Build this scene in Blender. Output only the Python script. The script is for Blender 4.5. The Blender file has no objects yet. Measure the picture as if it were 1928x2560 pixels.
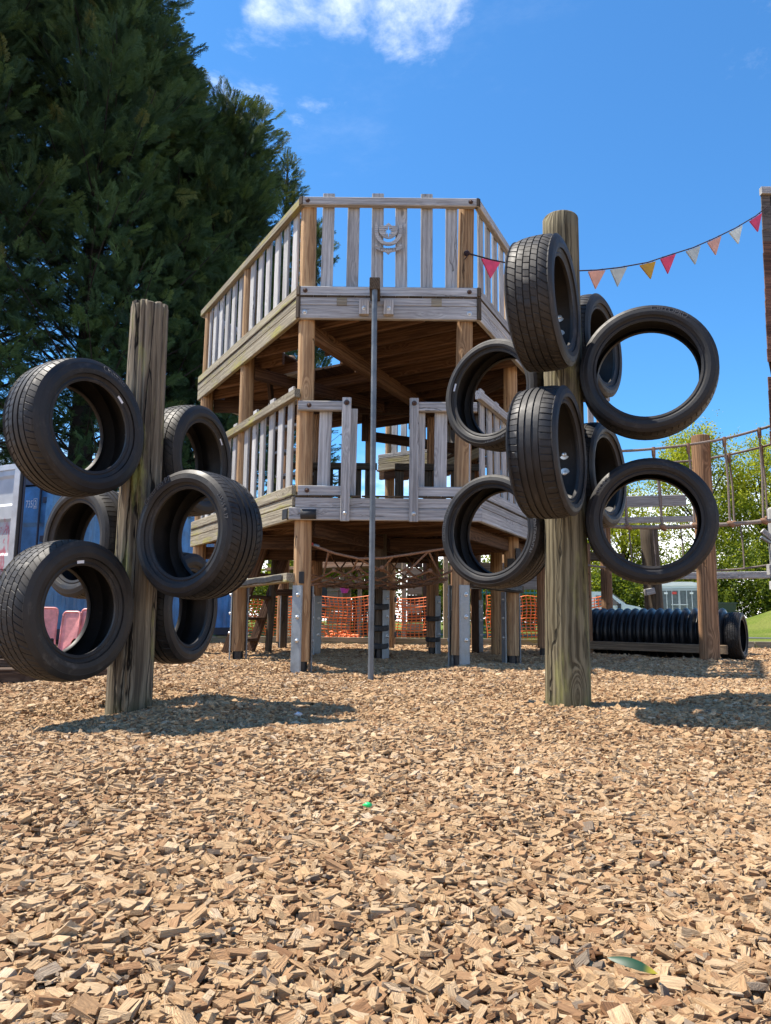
import bpy, bmesh, math, random
import numpy as np
from mathutils import Vector, Matrix, Euler
random.seed(7)
R = math.radians
sc = bpy.context.scene
COL = sc.collection

# ------------------------------------------------------------ camera
cam_d = bpy.data.cameras.new("camera")
cam = bpy.data.objects.new("camera", cam_d); COL.objects.link(cam)
cam_d.sensor_fit = 'VERTICAL'; cam_d.sensor_height = 24.0; cam_d.lens = 24.0 * 1850 / 2560
cam_d.clip_start = 0.05; cam_d.clip_end = 2000
cam.matrix_world = (Matrix.Translation((0, 0, 0.45)) @ Matrix.Rotation(R(90 + 8.4), 4, 'X') @ Matrix.Rotation(0.0105, 4, 'Z'))
sc.camera = cam

# ------------------------------------------------------------ sky, sun, exposure
SUN_EL, SUN_DIR = R(62.5), Vector((-0.985, 0.172, 0))      # horizontal direction towards the sun
world = bpy.data.worlds.new("World"); sc.world = world; world.use_nodes = True
wn, wl = world.node_tree.nodes, world.node_tree.links
wn.clear()
w_out = wn.new('ShaderNodeOutputWorld'); w_bg = wn.new('ShaderNodeBackground')
w_bg.inputs[1].default_value = 0.125
sky = wn.new('ShaderNodeTexSky'); sky.sky_type = 'NISHITA'; sky.sun_disc = False
sky.sun_elevation = SUN_EL; sky.sun_rotation = math.atan2(SUN_DIR.x, SUN_DIR.y)
sky.altitude = 0; sky.air_density = 1.0; sky.dust_density = 0.25; sky.ozone_density = 1.6
wl.new(w_bg.outputs[0], w_out.inputs[0])
def wmath(op, a, b=None):
    n = wn.new('ShaderNodeMath'); n.operation = op
    for i, v in enumerate((a, b)):
        if v is None: continue
        if isinstance(v, (int, float)): n.inputs[i].default_value = v
        else: wl.new(v, n.inputs[i])
    return n.outputs[0]
tc = wn.new('ShaderNodeTexCoord')
sep = wn.new('ShaderNodeSeparateXYZ'); wl.new(tc.outputs['Generated'], sep.inputs[0])
den = wmath('ADD', wmath('MAXIMUM', sep.outputs[2], 0.0), 0.12)
cmb = wn.new('ShaderNodeCombineXYZ')
wl.new(wmath('DIVIDE', sep.outputs[0], den), cmb.inputs[0]); wl.new(wmath('DIVIDE', sep.outputs[1], den), cmb.inputs[1])
def wnoise(scale, detail, off, dist=0.0, rough=.6):
    m = wn.new('ShaderNodeMapping'); m.inputs['Location'].default_value = off
    wl.new(cmb.outputs[0], m.inputs[0])
    n = wn.new('ShaderNodeTexNoise'); n.inputs['Scale'].default_value = scale; n.inputs['Detail'].default_value = detail
    n.inputs['Roughness'].default_value = rough; n.inputs['Distortion'].default_value = dist
    wl.new(m.outputs[0], n.inputs[0]); return n.outputs[0]
def wramp(v, lo, hi):
    n = wn.new('ShaderNodeMapRange'); n.interpolation_type = 'SMOOTHSTEP'
    wl.new(v, n.inputs[0]); n.inputs[1].default_value = lo; n.inputs[2].default_value = hi
    return n.outputs[0]
def cloud_at(d, width):
    """soft patch of sky around direction d in which cloud may form"""
    v = wn.new('ShaderNodeVectorMath'); v.operation = 'DOT_PRODUCT'
    wl.new(tc.outputs['Generated'], v.inputs[0]); v.inputs[1].default_value = Vector(d).normalized()
    return wramp(v.outputs['Value'], math.cos(R(width * 1.35)), 1.0)
fine = wnoise(4.2, 12, (3.1, 1.7, 0), 0.2, .64)
# scattered fair-weather clouds all over the sky: some ahead, others round about
patches = [((-0.114, 0.734, 0.67), 3.55), ((-0.052, 0.735, 0.676), 3.6), ((0.01, 0.745, 0.667), 3.8), ((0.037, 0.732, 0.68), 3.8), ((-0.166, 0.768, 0.618), 3.0), ((-0.083, 0.796, 0.6), 2.2), ((0.384, 0.695, 0.608), 2.6),
           ((0.8, 0.3, 0.5), 12), ((-0.7, -0.4, 0.6), 12), ((0.3, -0.8, 0.5), 13), ((-0.9, 0.35, 0.35), 10), ((0.1, -0.3, 0.95), 10), ((0.6, -0.5, 0.35), 12), ((-0.2, -0.9, 0.3), 12)]
acc = None
for d, w in patches:
    p = cloud_at(d, w) if w > 3.5 else wmath('MULTIPLY', cloud_at(d, w * 1.4), 0.70)          # small patches stay thin
    acc = p if acc is None else wmath('MAXIMUM', acc, p)
puff = wramp(wmath('ADD', fine, wmath('MULTIPLY', wmath('SUBTRACT', acc, 1.0), 0.42)), 0.37, 0.84)
bank_n = wnoise(1.3, 8, (0.4, 7.7, 0), 0.2, .6)
low = wramp(sep.outputs[2], 0.27, 0.05)                     # cloud bank low over the horizon
bank = wmath('MULTIPLY', wramp(wmath('ADD', bank_n, wmath('MULTIPLY', low, 0.34)), 0.56, 0.80), low)
wisp = wmath('MULTIPLY', wramp(wnoise(0.9, 9, (5.2, 2.2, 0), 0.8, .7), 0.56, 0.9), 0.07)
cover = wmath('MINIMUM', wmath('MAXIMUM', wmath('MAXIMUM', wmath('MULTIPLY', puff, 0.9), bank), wisp), 1.0)
mix = wn.new('ShaderNodeMix'); mix.data_type = 'RGBA'
clear = wn.new('ShaderNodeMix'); clear.data_type = 'RGBA'; clear.blend_type = 'MULTIPLY'; clear.inputs[0].default_value = 1.0
wl.new(sky.outputs[0], clear.inputs[6]); clear.inputs[7].default_value = (0.34, 0.71, 0.97, 1)      # clean spring air, deeper blue
wl.new(cover, mix.inputs[0]); wl.new(clear.outputs[2], mix.inputs[6]); mix.inputs[7].default_value = (10.6, 10.4, 10.2, 1)
wl.new(mix.outputs[2], w_bg.inputs[0])

sun_d = bpy.data.lights.new("sun", 'SUN'); sun_d.energy = 5.0; sun_d.angle = R(0.7); sun_d.color = (1.0, 0.92, 0.80)
sun = bpy.data.objects.new("sun", sun_d); COL.objects.link(sun)
to_sun = SUN_DIR.normalized() * math.cos(SUN_EL) + Vector((0, 0, math.sin(SUN_EL)))
sun.rotation_euler = to_sun.to_track_quat('Z', 'Y').to_euler()
sc.view_settings.view_transform = 'Standard'; sc.view_settings.look = 'None'
sc.view_settings.exposure = 1.0; sc.view_settings.gamma = 1.0; sc.view_settings.use_curve_mapping = False
sc.cycles.use_denoising = True; sc.cycles.max_bounces = 6; sc.cycles.diffuse_bounces = 3; sc.cycles.glossy_bounces = 2
sc.cycles.transparent_max_bounces = 8; sc.cycles.caustics_reflective = False; sc.cycles.caustics_refractive = False

# ------------------------------------------------------------ object helpers
WM = {}
def reg(ob, parent, M):
    """link ob, parent it, and give it the world matrix M"""
    COL.objects.link(ob)
    WM[ob] = M.copy()
    if parent is not None:
        ob.parent = parent; ob.matrix_basis = WM[parent].inverted() @ M
    else:
        ob.matrix_basis = M
    return ob
def tag(o, label=None, cat=None, group=None, kind=None):
    for k, v in (('label', label), ('category', cat), ('group', group), ('kind', kind)):
        if v: o[k] = v
    return o
def empty(name, loc, label, cat, group=None):
    e = bpy.data.objects.new(name, None); e.empty_display_size = 0.2
    reg(e, None, Matrix.Translation(loc)); return tag(e, label, cat, group)
def mk(name, verts, faces, mat, smooth=None):
    me = bpy.data.meshes.new(name)
    me.from_pydata([tuple(v) for v in verts], [], [tuple(f) for f in faces]); me.update()
    if mat: me.materials.append(mat)
    if smooth is not None:
        me.polygons.foreach_set('use_smooth', [True] * len(me.polygons))
        if smooth < 179: me.set_sharp_from_angle(angle=R(smooth))
    return me
def put(name, me, parent=None, M=None):
    return reg(bpy.data.objects.new(name, me), parent, M if M is not None else Matrix())
def frame(p0, p1, up=(0, 0, 1)):
    """matrix whose X runs p0->p1, origin at the middle, Z as near up as possible"""
    p0, p1 = Vector(p0), Vector(p1); x = (p1 - p0).normalized(); up = Vector(up)
    y = up.cross(x)
    if y.length < 1e-4: y = Vector((0, 1, 0)).cross(x) if abs(x.y) < .9 else Vector((1, 0, 0)).cross(x)
    y.normalize(); z = x.cross(y)
    M = Matrix((x, y, z)).transposed().to_4x4(); M.translation = (p0 + p1) / 2
    return M, (p1 - p0).length
_cache = {}
def board_mesh(L, t, h, mat, ch=.006):
    """sawn board: length on X, thickness on Y, height on Z, eased edges"""
    key = (round(L, 3), round(t, 3), round(h, 3), mat.name)
    if key in _cache: return _cache[key]
    c = min(ch, t * .25, h * .25); a, b = t / 2, h / 2
    ring = [(-a + c, -b), (a - c, -b), (a, -b + c), (a, b - c), (a - c, b), (-a + c, b), (-a, b - c), (-a, -b + c)]
    V = []
    for s, k in ((-1, .97), (-1, 1), (1, 1), (1, .97)):
        x = s * L / 2 - (s * c * .5 if k == 1 else 0)
        V += [(x, y * k, z * k) for y, z in ring]
    F = []
    for r in range(3):
        for i in range(8):
            j = (i + 1) % 8; F.append((r * 8 + i, r * 8 + j, r * 8 + 8 + j, r * 8 + 8 + i))
    F.append(tuple(range(7, -1, -1))); F.append(tuple(range(24, 32)))
    me = mk('board', V, F, mat); _cache[key] = me
    return me
def board(name, p0, p1, t, h, mat, parent, up=(0, 0, 1)):
    M, L = frame(p0, p1, up)
    return put(name, board_mesh(L, t, h, mat), parent, M)
def log_mesh(L, r0, r1, mat, seed=0, seg=28, rings=14, rough=.012, flute=0.0, dome=.25, ragged=0.0):
    """round timber along X from 0 to L: slightly bent, out of round, eased top"""
    rnd = random.Random(seed); ph = [rnd.uniform(0, 6.28) for _ in range(8)]
    V, F = [], []
    prof = [(i / rings * L, 1.0) for i in range(rings + 1)]
    prof += [(L + dome * r1 * .45, .93), (L + dome * r1 * .8, .72), (L + dome * r1, .3)]
    cracks = [(rnd.uniform(0, 6.28), rnd.uniform(.3, 1.0), rnd.uniform(.5, 1)) for _ in range(7)] if flute else []
    for x, k in prof:
        t = min(x / L, 1)
        r = (r0 + (r1 - r0) * t) * k
        for j in range(seg):
            a = j / seg * 2 * math.pi
            d = 1 + rough * (math.sin(2 * a + ph[0] + 2.1 * t) + .6 * math.sin(3 * a + ph[1] - 3 * t) + .5 * math.sin(7 * t + ph[2] + a) + .35 * math.sin(5 * a + ph[3] + 9 * t))
            for ca, cs, cw in cracks:
                dd = (a - ca - .12 * math.sin(3 * t + ca) + math.pi) % (2 * math.pi) - math.pi
                if t > 1 - cs: d -= flute * cw * math.exp(-(dd / .075) ** 2)
            bx = .006 * math.sin(2.4 * t + ph[4]) * L * .3
            xx = x
            if ragged and t > .93:
                st = int((a * 3.1 + ph[5]) % 6.28 / .9); cut = ragged * (.5 + .5 * math.sin(st * 2.7 + ph[6])) + (ragged * 2.2 if abs(((a - 4.45 + math.pi) % 6.283) - math.pi) < .16 else 0)
                xx -= cut * (t - .93) / .07
            V.append((xx, r * d * math.cos(a) + bx, r * d * math.sin(a)))
    n = len(prof)
    for i in range(n - 1):
        for j in range(seg):
            k = (j + 1) % seg; F.append((i * seg + j, (i + 1) * seg + j, (i + 1) * seg + k, i * seg + k))
    F.append(tuple((n - 1) * seg + j for j in range(seg))); F.append(tuple(range(seg - 1, -1, -1)))
    return mk('log', V, F, mat, 50)
def log(name, p0, p1, r0, r1, mat, parent, seed=0, **kw):
    M, L = frame(p0, p1); M.translation = Vector(p0)
    return put(name, log_mesh(L, r0, r1, mat, seed, **kw), parent, M)
def tube_geo(pts, r, seg=7, V=None, F=None, cap=True):
    V = [] if V is None else V; F = [] if F is None else F
    pts = [Vector(p) for p in pts]; base = len(V); n = len(pts)
    for i, p in enumerate(pts):
        t = (pts[min(i + 1, n - 1)] - pts[max(i - 1, 0)]).normalized()
        u = t.cross(Vector((0, 0, 1)));
        if u.length < .05: u = t.cross(Vector((1, 0, 0)))
        u.normalize(); v = t.cross(u); rr = r[i] if isinstance(r, (list, tuple)) else r
        for j in range(seg):
            a = 2 * math.pi * j / seg; V.append(p + (u * math.cos(a) + v * math.sin(a)) * rr)
    for i in range(n - 1):
        for j in range(seg):
            k = (j + 1) % seg; F.append((base + i * seg + j, base + i * seg + k, base + (i + 1) * seg + k, base + (i + 1) * seg + j))
    if cap:
        F.append(tuple(base + j for j in range(seg - 1, -1, -1))); F.append(tuple(base + (n - 1) * seg + j for j in range(seg)))
    return V, F
def tube(name, pts, r, mat, parent, seg=7):
    V, F = tube_geo(pts, r, seg); return put(name, mk(name, V, F, mat, 60), parent)
def box_geo(lo, hi, V, F):
    b = len(V); (x0, y0, z0), (x1, y1, z1) = lo, hi
    V += [(x0, y0, z0), (x1, y0, z0), (x1, y1, z0), (x0, y1, z0), (x0, y0, z1), (x1, y0, z1), (x1, y1, z1), (x0, y1, z1)]
    F += [tuple(b + i for i in f) for f in ((3, 2, 1, 0), (4, 5, 6, 7), (0, 1, 5, 4), (1, 2, 6, 5), (2, 3, 7, 6), (3, 0, 4, 7))]
def lathe_mesh(prof, mat, seg=20, ang=40, name='lathe', axis='Z'):
    V, F = [], []
    for r, z in prof:
        for j in range(seg):
            a = 2 * math.pi * j / seg; V.append((r * math.cos(a), r * math.sin(a), z))
    for i in range(len(prof) - 1):
        for j in range(seg):
            k = (j + 1) % seg; F.append((i * seg + j, i * seg + k, (i + 1) * seg + k, (i + 1) * seg + j))
    F.append(tuple(range(seg - 1, -1, -1))); F.append(tuple((len(prof) - 1) * seg + j for j in range(seg)))
    return mk(name, V, F, mat, ang)
def curve_mesh(cu, mat, name):
    ob = bpy.data.objects.new('tmp', cu); COL.objects.link(ob)
    bpy.context.view_layer.update()
    me = bpy.data.meshes.new_from_object(ob.evaluated_get(bpy.context.evaluated_depsgraph_get()))
    bpy.data.objects.remove(ob); bpy.data.curves.remove(cu)
    me.name = name; me.materials.clear(); me.materials.append(mat)
    return me
def text_mesh(s, size, ext, mat, bend=None, space=1.0, shear=0.0):
    """raised lettering in the XY plane; bend=(radius) wraps it round the origin, tops outwards, centred on +Y"""
    cu = bpy.data.curves.new('t', 'FONT'); cu.body = s; cu.size = size; cu.extrude = ext; cu.align_x = 'CENTER'; cu.space_character = space; cu.shear = shear
    cu.resolution_u = 3
    me = curve_mesh(cu, mat, 'lettering')
    if bend:
        for v in me.vertices:
            x, y, z = v.co; rr = bend + y; a = x / bend
            v.co = (rr * math.sin(a), rr * math.cos(a), z)
    return me
def shape_mesh(polys, ext, mat, name):
    cu = bpy.data.curves.new('s', 'CURVE'); cu.dimensions = '2D'; cu.fill_mode = 'BOTH'; cu.extrude = ext
    for P in polys:
        s = cu.splines.new('POLY'); s.points.add(len(P) - 1); s.use_cyclic_u = True
        for i, (x, y) in enumerate(P): s.points[i].co = (x, y, 0, 1)
    return curve_mesh(cu, mat, name)

# ------------------------------------------------------------ materials
def newmat(name):
    m = bpy.data.materials.new(name); m.use_nodes = True
    nt = m.node_tree; b = nt.nodes['Principled BSDF']
    return m, nt, b
class NT:
    def __init__(s, nt): s.nt = nt
    def n(s, t, **kw):
        o = s.nt.nodes.new(t)
        for k, v in kw.items(): setattr(o, k, v)
        return o
    def set(s, sock, v):
        if isinstance(v, bpy.types.NodeSocket): s.nt.links.new(v, sock)
        elif isinstance(v, (tuple, list)) and len(v) == 3 and sock.type == 'RGBA': sock.default_value = (*v, 1)
        else: sock.default_value = v
    def math(s, op, a, b=0.0, c=None):
        o = s.n('ShaderNodeMath', operation=op); s.set(o.inputs[0], a); s.set(o.inputs[1], b)
        if c is not None: s.set(o.inputs[2], c)
        return o.outputs[0]
    def noise(s, vec, scale, detail=4, rough=.55, dist=0.0, out=0):
        o = s.n('ShaderNodeTexNoise'); s.set(o.inputs['Vector'], vec); s.set(o.inputs['Scale'], scale); s.set(o.inputs['Detail'], detail)
        s.set(o.inputs['Roughness'], rough); s.set(o.inputs['Distortion'], dist); return o.outputs[out]
    def map(s, vec, loc=(0, 0, 0), scale=(1, 1, 1)):
        o = s.n('ShaderNodeMapping'); s.set(o.inputs[0], vec); o.inputs['Location'].default_value = loc if not isinstance(loc, bpy.types.NodeSocket) else (0, 0, 0)
        if isinstance(loc, bpy.types.NodeSocket): s.set(o.inputs['Location'], loc)
        o.inputs['Scale'].default_value = scale; return o.outputs[0]
    def range(s, v, a, b, c=0.0, d=1.0, smooth=True):
        o = s.n('ShaderNodeMapRange', interpolation_type='SMOOTHSTEP' if smooth else 'LINEAR')
        for i, x in enumerate((v, a, b, c, d)): s.set(o.inputs[i], x)
        return o.outputs[0]
    def mix(s, f, a, b, mode='MIX'):
        o = s.n('ShaderNodeMix', data_type='RGBA', blend_type=mode); s.set(o.inputs[0], f); s.set(o.inputs[6], a); s.set(o.inputs[7], b); return o.outputs[2]
    def bump(s, h, strength, dist, normal=None):
        o = s.n('ShaderNodeBump'); s.set(o.inputs['Height'], h); s.set(o.inputs['Strength'], strength); s.set(o.inputs['Distance'], dist)
        if normal is not None: s.set(o.inputs['Normal'], normal)
        return o.outputs[0]
    def ramp(s, f, stops):
        o = s.n('ShaderNodeValToRGB'); s.set(o.inputs[0], f); e = o.color_ramp.elements
        while len(e) < len(stops): e.new(.5)
        for i, (p, c) in enumerate(stops): e[i].position = p; e[i].color = (*c, 1)
        return o.outputs[0]
def wood(name, light, dark, grain=1.0, lichen=0.0, lichen_col=(.20, .19, .06), cracks=0.0, rough=.85, var=.25, ring=16.0, base_green=0.0, knots=1.0, crackw=.014, crack_lo=.52):
    """sawn or round timber, grain along local X"""
    m, nt, b = newmat(name); g = NT(nt)
    tc = g.n('ShaderNodeTexCoord'); oi = g.n('ShaderNodeObjectInfo')
    off = g.n('ShaderNodeCombineXYZ'); g.set(off.inputs[0], g.math('MULTIPLY', oi.outputs['Random'], 37.0)); g.set(off.inputs[1], g.math('MULTIPLY', oi.outputs['Random'], 0.31)); g.set(off.inputs[2], g.math('MULTIPLY', oi.outputs['Random'], .17))
    va = g.n('ShaderNodeVectorMath', operation='ADD'); g.set(va.inputs[0], tc.outputs['Object']); g.set(va.inputs[1], off.outputs[0]); P = va.outputs[0]
    # knots bend the grain
    vk = g.n('ShaderNodeTexVoronoi'); g.set(vk.inputs['Vector'], g.map(P, scale=(1.6, 5, 5))); vk.inputs['Scale'].default_value = 1.0; vk.inputs['Randomness'].default_value = 1
    knot = g.range(vk.outputs['Distance'], 0.0, .34, 1.0, 0.0)
    core = g.range(vk.outputs['Distance'], 0.04, .10, 1.0, 0.0)
    sk = g.n('ShaderNodeVectorMath', operation='SCALE'); g.set(sk.inputs[0], (0.0, .05, .05)); g.set(sk.inputs['Scale'], g.math('MULTIPLY', knot, knots))
    vb = g.n('ShaderNodeVectorMath', operation='ADD'); g.set(vb.inputs[0], P); g.set(vb.inputs[1], sk.outputs[0])
    wv = g.n('ShaderNodeTexWave', wave_type='RINGS', rings_direction='X', wave_profile='SIN')
    g.set(wv.inputs['Vector'], g.map(vb.outputs[0], loc=(0, .06, .035), scale=(.16, 1, 1))); wv.inputs['Scale'].default_value = ring; wv.inputs['Distortion'].default_value = 5.5
    wv.inputs['Detail'].default_value = 3; wv.inputs['Detail Scale'].default_value = 1.2; wv.inputs['Detail Roughness'].default_value = .6
    fib = g.noise(g.map(vb.outputs[0], scale=(1.3, 60, 60)), 1.0, 5, .65)
    fib2 = g.noise(g.map(P, scale=(5, 190, 190)), 1.0, 2, .5)
    big = g.noise(g.map(P, scale=(1.1, 5, 5)), 1.0, 4, .6)
    gr = g.math('ADD', g.math('MULTIPLY', g.range(wv.outputs['Color'], .15, .95), .5 * grain), g.math('ADD', g.math('MULTIPLY', g.range(fib, .32, .68), .55), g.math('MULTIPLY', g.math('SUBTRACT', fib2, .5), .85)))
    f = g.math('ADD', g.math('MULTIPLY', gr, .8), g.math('MULTIPLY', g.math('SUBTRACT', big, .5), .75))
    col = g.mix(g.range(f, 0.05, .95, 0, 1, False), dark, light)
    tint = g.math('ADD', g.math('MULTIPLY', g.math('SUBTRACT', oi.outputs['Random'], .5), var * 2), 1.0)
    tv = g.n('ShaderNodeCombineXYZ'); [g.set(tv.inputs[i], tint) for i in range(3)]
    col = g.mix(1.0, col, tv.outputs[0], 'MULTIPLY')
    col = g.mix(g.math('MULTIPLY', core, .75), col, tuple(c * .45 for c in dark))
    h = g.math('SUBTRACT', gr, g.math('MULTIPLY', core, .3))
    if cracks:
        wb = g.n('ShaderNodeVectorMath', operation='ADD'); g.set(wb.inputs[0], g.map(P, loc=(9, 3, 1), scale=(.55, 13, 13))); wsc = g.n('ShaderNodeVectorMath', operation='SCALE'); g.set(wsc.inputs[0], g.noise(g.map(P, scale=(4, 9, 9)), 1.0, 3, .6, 0.0, 1)); wsc.inputs['Scale'].default_value = .45; g.set(wb.inputs[1], wsc.outputs[0])
        ve = g.n('ShaderNodeTexVoronoi', feature='DISTANCE_TO_EDGE'); g.set(ve.inputs['Vector'], wb.outputs[0]); ve.inputs['Scale'].default_value = 1.0
        cr = g.range(ve.outputs['Distance'], crackw * .35, crackw * 1.6, 1.0, 0.0)
        cr = g.math('MULTIPLY', cr, g.range(g.noise(g.map(P, loc=(4, 4, 4), scale=(1.5, 9, 9)), 1.0, 3), crack_lo, crack_lo + .1))
        col = g.mix(g.math('MULTIPLY', cr, cracks), col, tuple(c * .14 for c in dark)); h = g.math('SUBTRACT', h, g.math('MULTIPLY', cr, 2.2))
    if lichen:
        ln = g.noise(g.map(P, loc=(2, 8, 5), scale=(1.6, 6, 6)), 1.0, 6, .7)
        lf = g.math('MULTIPLY', g.range(ln, .5, .68), lichen)
        lc = g.mix(g.noise(g.map(P, scale=(18, 18, 18)), 1.0, 4), lichen_col, tuple(min(1, c * 1.9) for c in lichen_col))
        col = g.mix(lf, col, lc)
    if base_green:
        sx = g.n('ShaderNodeSeparateXYZ'); g.set(sx.inputs[0], tc.outputs['Object'])
        bf = g.range(g.math('ADD', sx.outputs[0], g.math('MULTIPLY', g.math('SUBTRACT', big, .5), .35)), .03, .28, base_green, 0.0)
        col = g.mix(bf, col, (.075, .085, .018))
    g.set(b.inputs['Base Color'], col); b.inputs['Roughness'].default_value = rough; b.inputs['Specular IOR Level'].default_value = .25
    g.set(b.inputs['Normal'], g.bump(h, .55, .004))
    return m
def plain(name, col, rough=.6, metal=0.0, nscale=0.0, namt=.2, bump=0.0, spec=.5, coord='Object'):
    m, nt, b = newmat(name); g = NT(nt)
    b.inputs['Roughness'].default_value = rough; b.inputs['Metallic'].default_value = metal; b.inputs['Specular IOR Level'].default_value = spec
    if nscale:
        tc = g.n('ShaderNodeTexCoord'); nz = g.noise(tc.outputs[coord], nscale, 6, .65)
        f = g.range(nz, .3, .7)
        g.set(b.inputs['Base Color'], g.mix(f, tuple(c * (1 - namt) for c in col), tuple(min(1, c * (1 + namt)) for c in col)))
        g.set(b.inputs['Roughness'], g.range(nz, .3, .7, max(.05, rough - .12), min(1, rough + .12)))
        if bump: g.set(b.inputs['Normal'], g.bump(nz, bump, .004))
    else: b.inputs['Base Color'].default_value = (*col, 1)
    return m
GREY = wood('weathered_grey_wood', (.585, .58, .57), (.255, .25, .245), .55, cracks=.7, var=.16)
GREYL = wood('lichened_grey_wood', (.40, .36, .27), (.16, .135, .095), .55, lichen=.85, lichen_col=(.20, .185, .045), cracks=.6, var=.15)
BROWN = wood('brown_sawn_timber', (.13, .072, .042), (.04, .022, .014), .8, cracks=.5, var=.3)
JOIST = wood('bounce_lit_joist_timber', (.22, .125, .07), (.075, .04, .022), .8, cracks=.5, var=.3)  # lighter copy of the brown timber; ground bounce on the joists painted in
TUNR = wood('brown_grey_timber', (.26, .19, .125), (.10, .07, .045), .8, cracks=.5, var=.1)
ORANGE = wood('golden_round_timber', (.49, .32, .17), (.23, .13, .065), 1.1, cracks=.8, var=.2, ring=9, knots=1.6)
BARKED = wood('red_brown_round_timber', (.36, .21, .115), (.14, .075, .04), 1.1, cracks=.8, var=.2, ring=12)
POSTG = wood('old_grey_green_post', (.235, .20, .125), (.06, .048, .027), 1.2, lichen=.55, lichen_col=(.19, .185, .06), cracks=.9, var=.1, ring=12, base_green=.85, knots=2.4, crackw=.018, crack_lo=.46)
POSTL = wood('split_old_post', (.30, .25, .175), (.07, .055, .038), .7, lichen=.8, lichen_col=(.2, .2, .06), cracks=1.0, var=.1, ring=12, base_green=.5, crackw=.026, crack_lo=.36)
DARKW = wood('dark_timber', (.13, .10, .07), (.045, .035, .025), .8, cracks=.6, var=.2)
PALEW = wood('pale_fence_timber', (.52, .42, .29), (.28, .2, .12), .7, var=.2)
GALV = plain('galvanised_steel', (.25, .275, .29), .5, .6, 9, .22, .1)
POLE = plain('worn_steel_pole', (.14, .155, .165), .5, .5, 7, .3, .05)
BOLT = plain('zinc_bolt', (.62, .62, .6), .35, .9)
RUST = plain('rusty_bolt', (.10, .06, .045), .7, .5, 60, .4)
BLACK = plain('black_rubber_pad', (.016, .016, .017), .62, 0, 40, .4, .4)
BLACKM = plain('black_metal', (.02, .02, .022), .4, .3)
WHITE = plain('white_paint', (.78, .79, .79), .4)
def rope_mat(name, c):
    m, nt, b = newmat(name); g = NT(nt); tc = g.n('ShaderNodeTexCoord')
    nz = g.noise(tc.outputs['Object'], 90, 3); g.set(b.inputs['Base Color'], g.mix(g.range(nz, .3, .7), tuple(x * .55 for x in c), c))
    b.inputs['Roughness'].default_value = .9; b.inputs['Specular IOR Level'].default_value = .2; g.set(b.inputs['Normal'], g.bump(nz, .7, .004)); return m
ROPE = rope_mat('brown_rope', (.30, .175, .11)); ROPEG = rope_mat('grey_rope', (.27, .22, .19)); ROPED = rope_mat('dark_cord', (.045, .03, .035))
def rubber(name, c, rough, dusty):
    m, nt, b = newmat(name); g = NT(nt); tc = g.n('ShaderNodeTexCoord'); oi = g.n('ShaderNodeObjectInfo')
    va = g.n('ShaderNodeVectorMath', operation='ADD'); g.set(va.inputs[0], tc.outputs['Object']); g.set(va.inputs[1], oi.outputs['Location'])
    big = g.noise(va.outputs[0], 7, 6, .65); fine = g.noise(va.outputs[0], 160, 3)
    sc_ = g.noise(g.map(va.outputs[0], scale=(9, 9, 60)), 1.0, 4, .7)
    col = g.mix(g.range(big, .38, .66), c, dusty); col = g.mix(g.math('MULTIPLY', g.range(sc_, .56, .74), .5), col, tuple(x * 3.4 for x in dusty))
    g.set(b.inputs['Base Color'], col); g.set(b.inputs['Roughness'], g.range(big, .3, .7, rough - .06, rough + .16)); b.inputs['Specular IOR Level'].default_value = .38
    g.set(b.inputs['Normal'], g.bump(fine, .12, .002)); return m
RUB = rubber('tyre_rubber', (.0085, .0085, .010), .52, (.021, .019, .0185))
RUBD = rubber('dusty_tyre_rubber', (.015, .0135, .013), .56, (.03, .026, .022))
RUBIN = rubber('shade_darkened_liner_rubber', (.0045, .0045, .005), .5, (.010, .009, .009))  # black liner rubber, darkened further: shade inside the tyres put into the colour
LETT = plain('raised_rubber_lettering', (.085, .085, .088), .5)

# ------------------------------------------------------------ ground
def gz(x, y):
    """height of the wood-chip surface"""
    x = np.asarray(x, float); y = np.asarray(y, float)
    near = np.clip((13.5 - y) / 4, 0, 1)
    h = .018 * np.sin(1.9 * x + .8 * y + .4) + .016 * np.sin(-1.3 * x + 2.1 * y + 1.9) + .011 * np.sin(3.7 * x + 2.9 * y) + .008 * np.sin(5.1 * x - 4.3 * y + 2) + .006 * np.sin(9 * x + 3 * y) * np.sin(8 * y - 2 * x)
    h = h * near
    g = lambda cx, cy, s, a: a * np.exp(-((x - cx) ** 2 + (y - cy) ** 2) / (s * s))
    h = h + g(-.1, 6.2, .75, -.07) + g(-.85, 3.5, .33, .035) + g(.95, 3.72, .4, .015) + g(1.35, 3.45, .3, .03) + g(.75, 7.1, .4, .03) + g(-.35, 3.2, .5, -.02)
    return h
V, F = [], []
xs = np.concatenate([np.linspace(-11, -4, 20), np.linspace(-3.9, 3.9, 120), np.linspace(4, 13, 26)]); ys = np.concatenate([np.linspace(-2, .3, 8), np.linspace(.35, 6, 95), np.linspace(6.1, 14.2, 70)])
X, Y = np.meshgrid(xs, ys)
Z = gz(X, Y) - .006
nx = len(xs)
V = np.stack([X.ravel(), Y.ravel(), Z.ravel()], 1).tolist()
F = [(j * nx + i, j * nx + i + 1, (j + 1) * nx + i + 1, (j + 1) * nx + i) for j in range(len(ys) - 1) for i in range(nx - 1)]
m, nt, b = newmat('wood_chip_bed'); g = NT(nt); tcn = g.n('ShaderNodeTexCoord')
vo = g.n('ShaderNodeTexVoronoi'); g.set(vo.inputs['Vector'], g.map(tcn.outputs['Object'], scale=(1, 1.5, 1))); vo.inputs['Scale'].default_value = 42
cv = g.n('ShaderNodeSeparateColor'); g.set(cv.inputs[0], vo.outputs['Color'])
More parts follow.
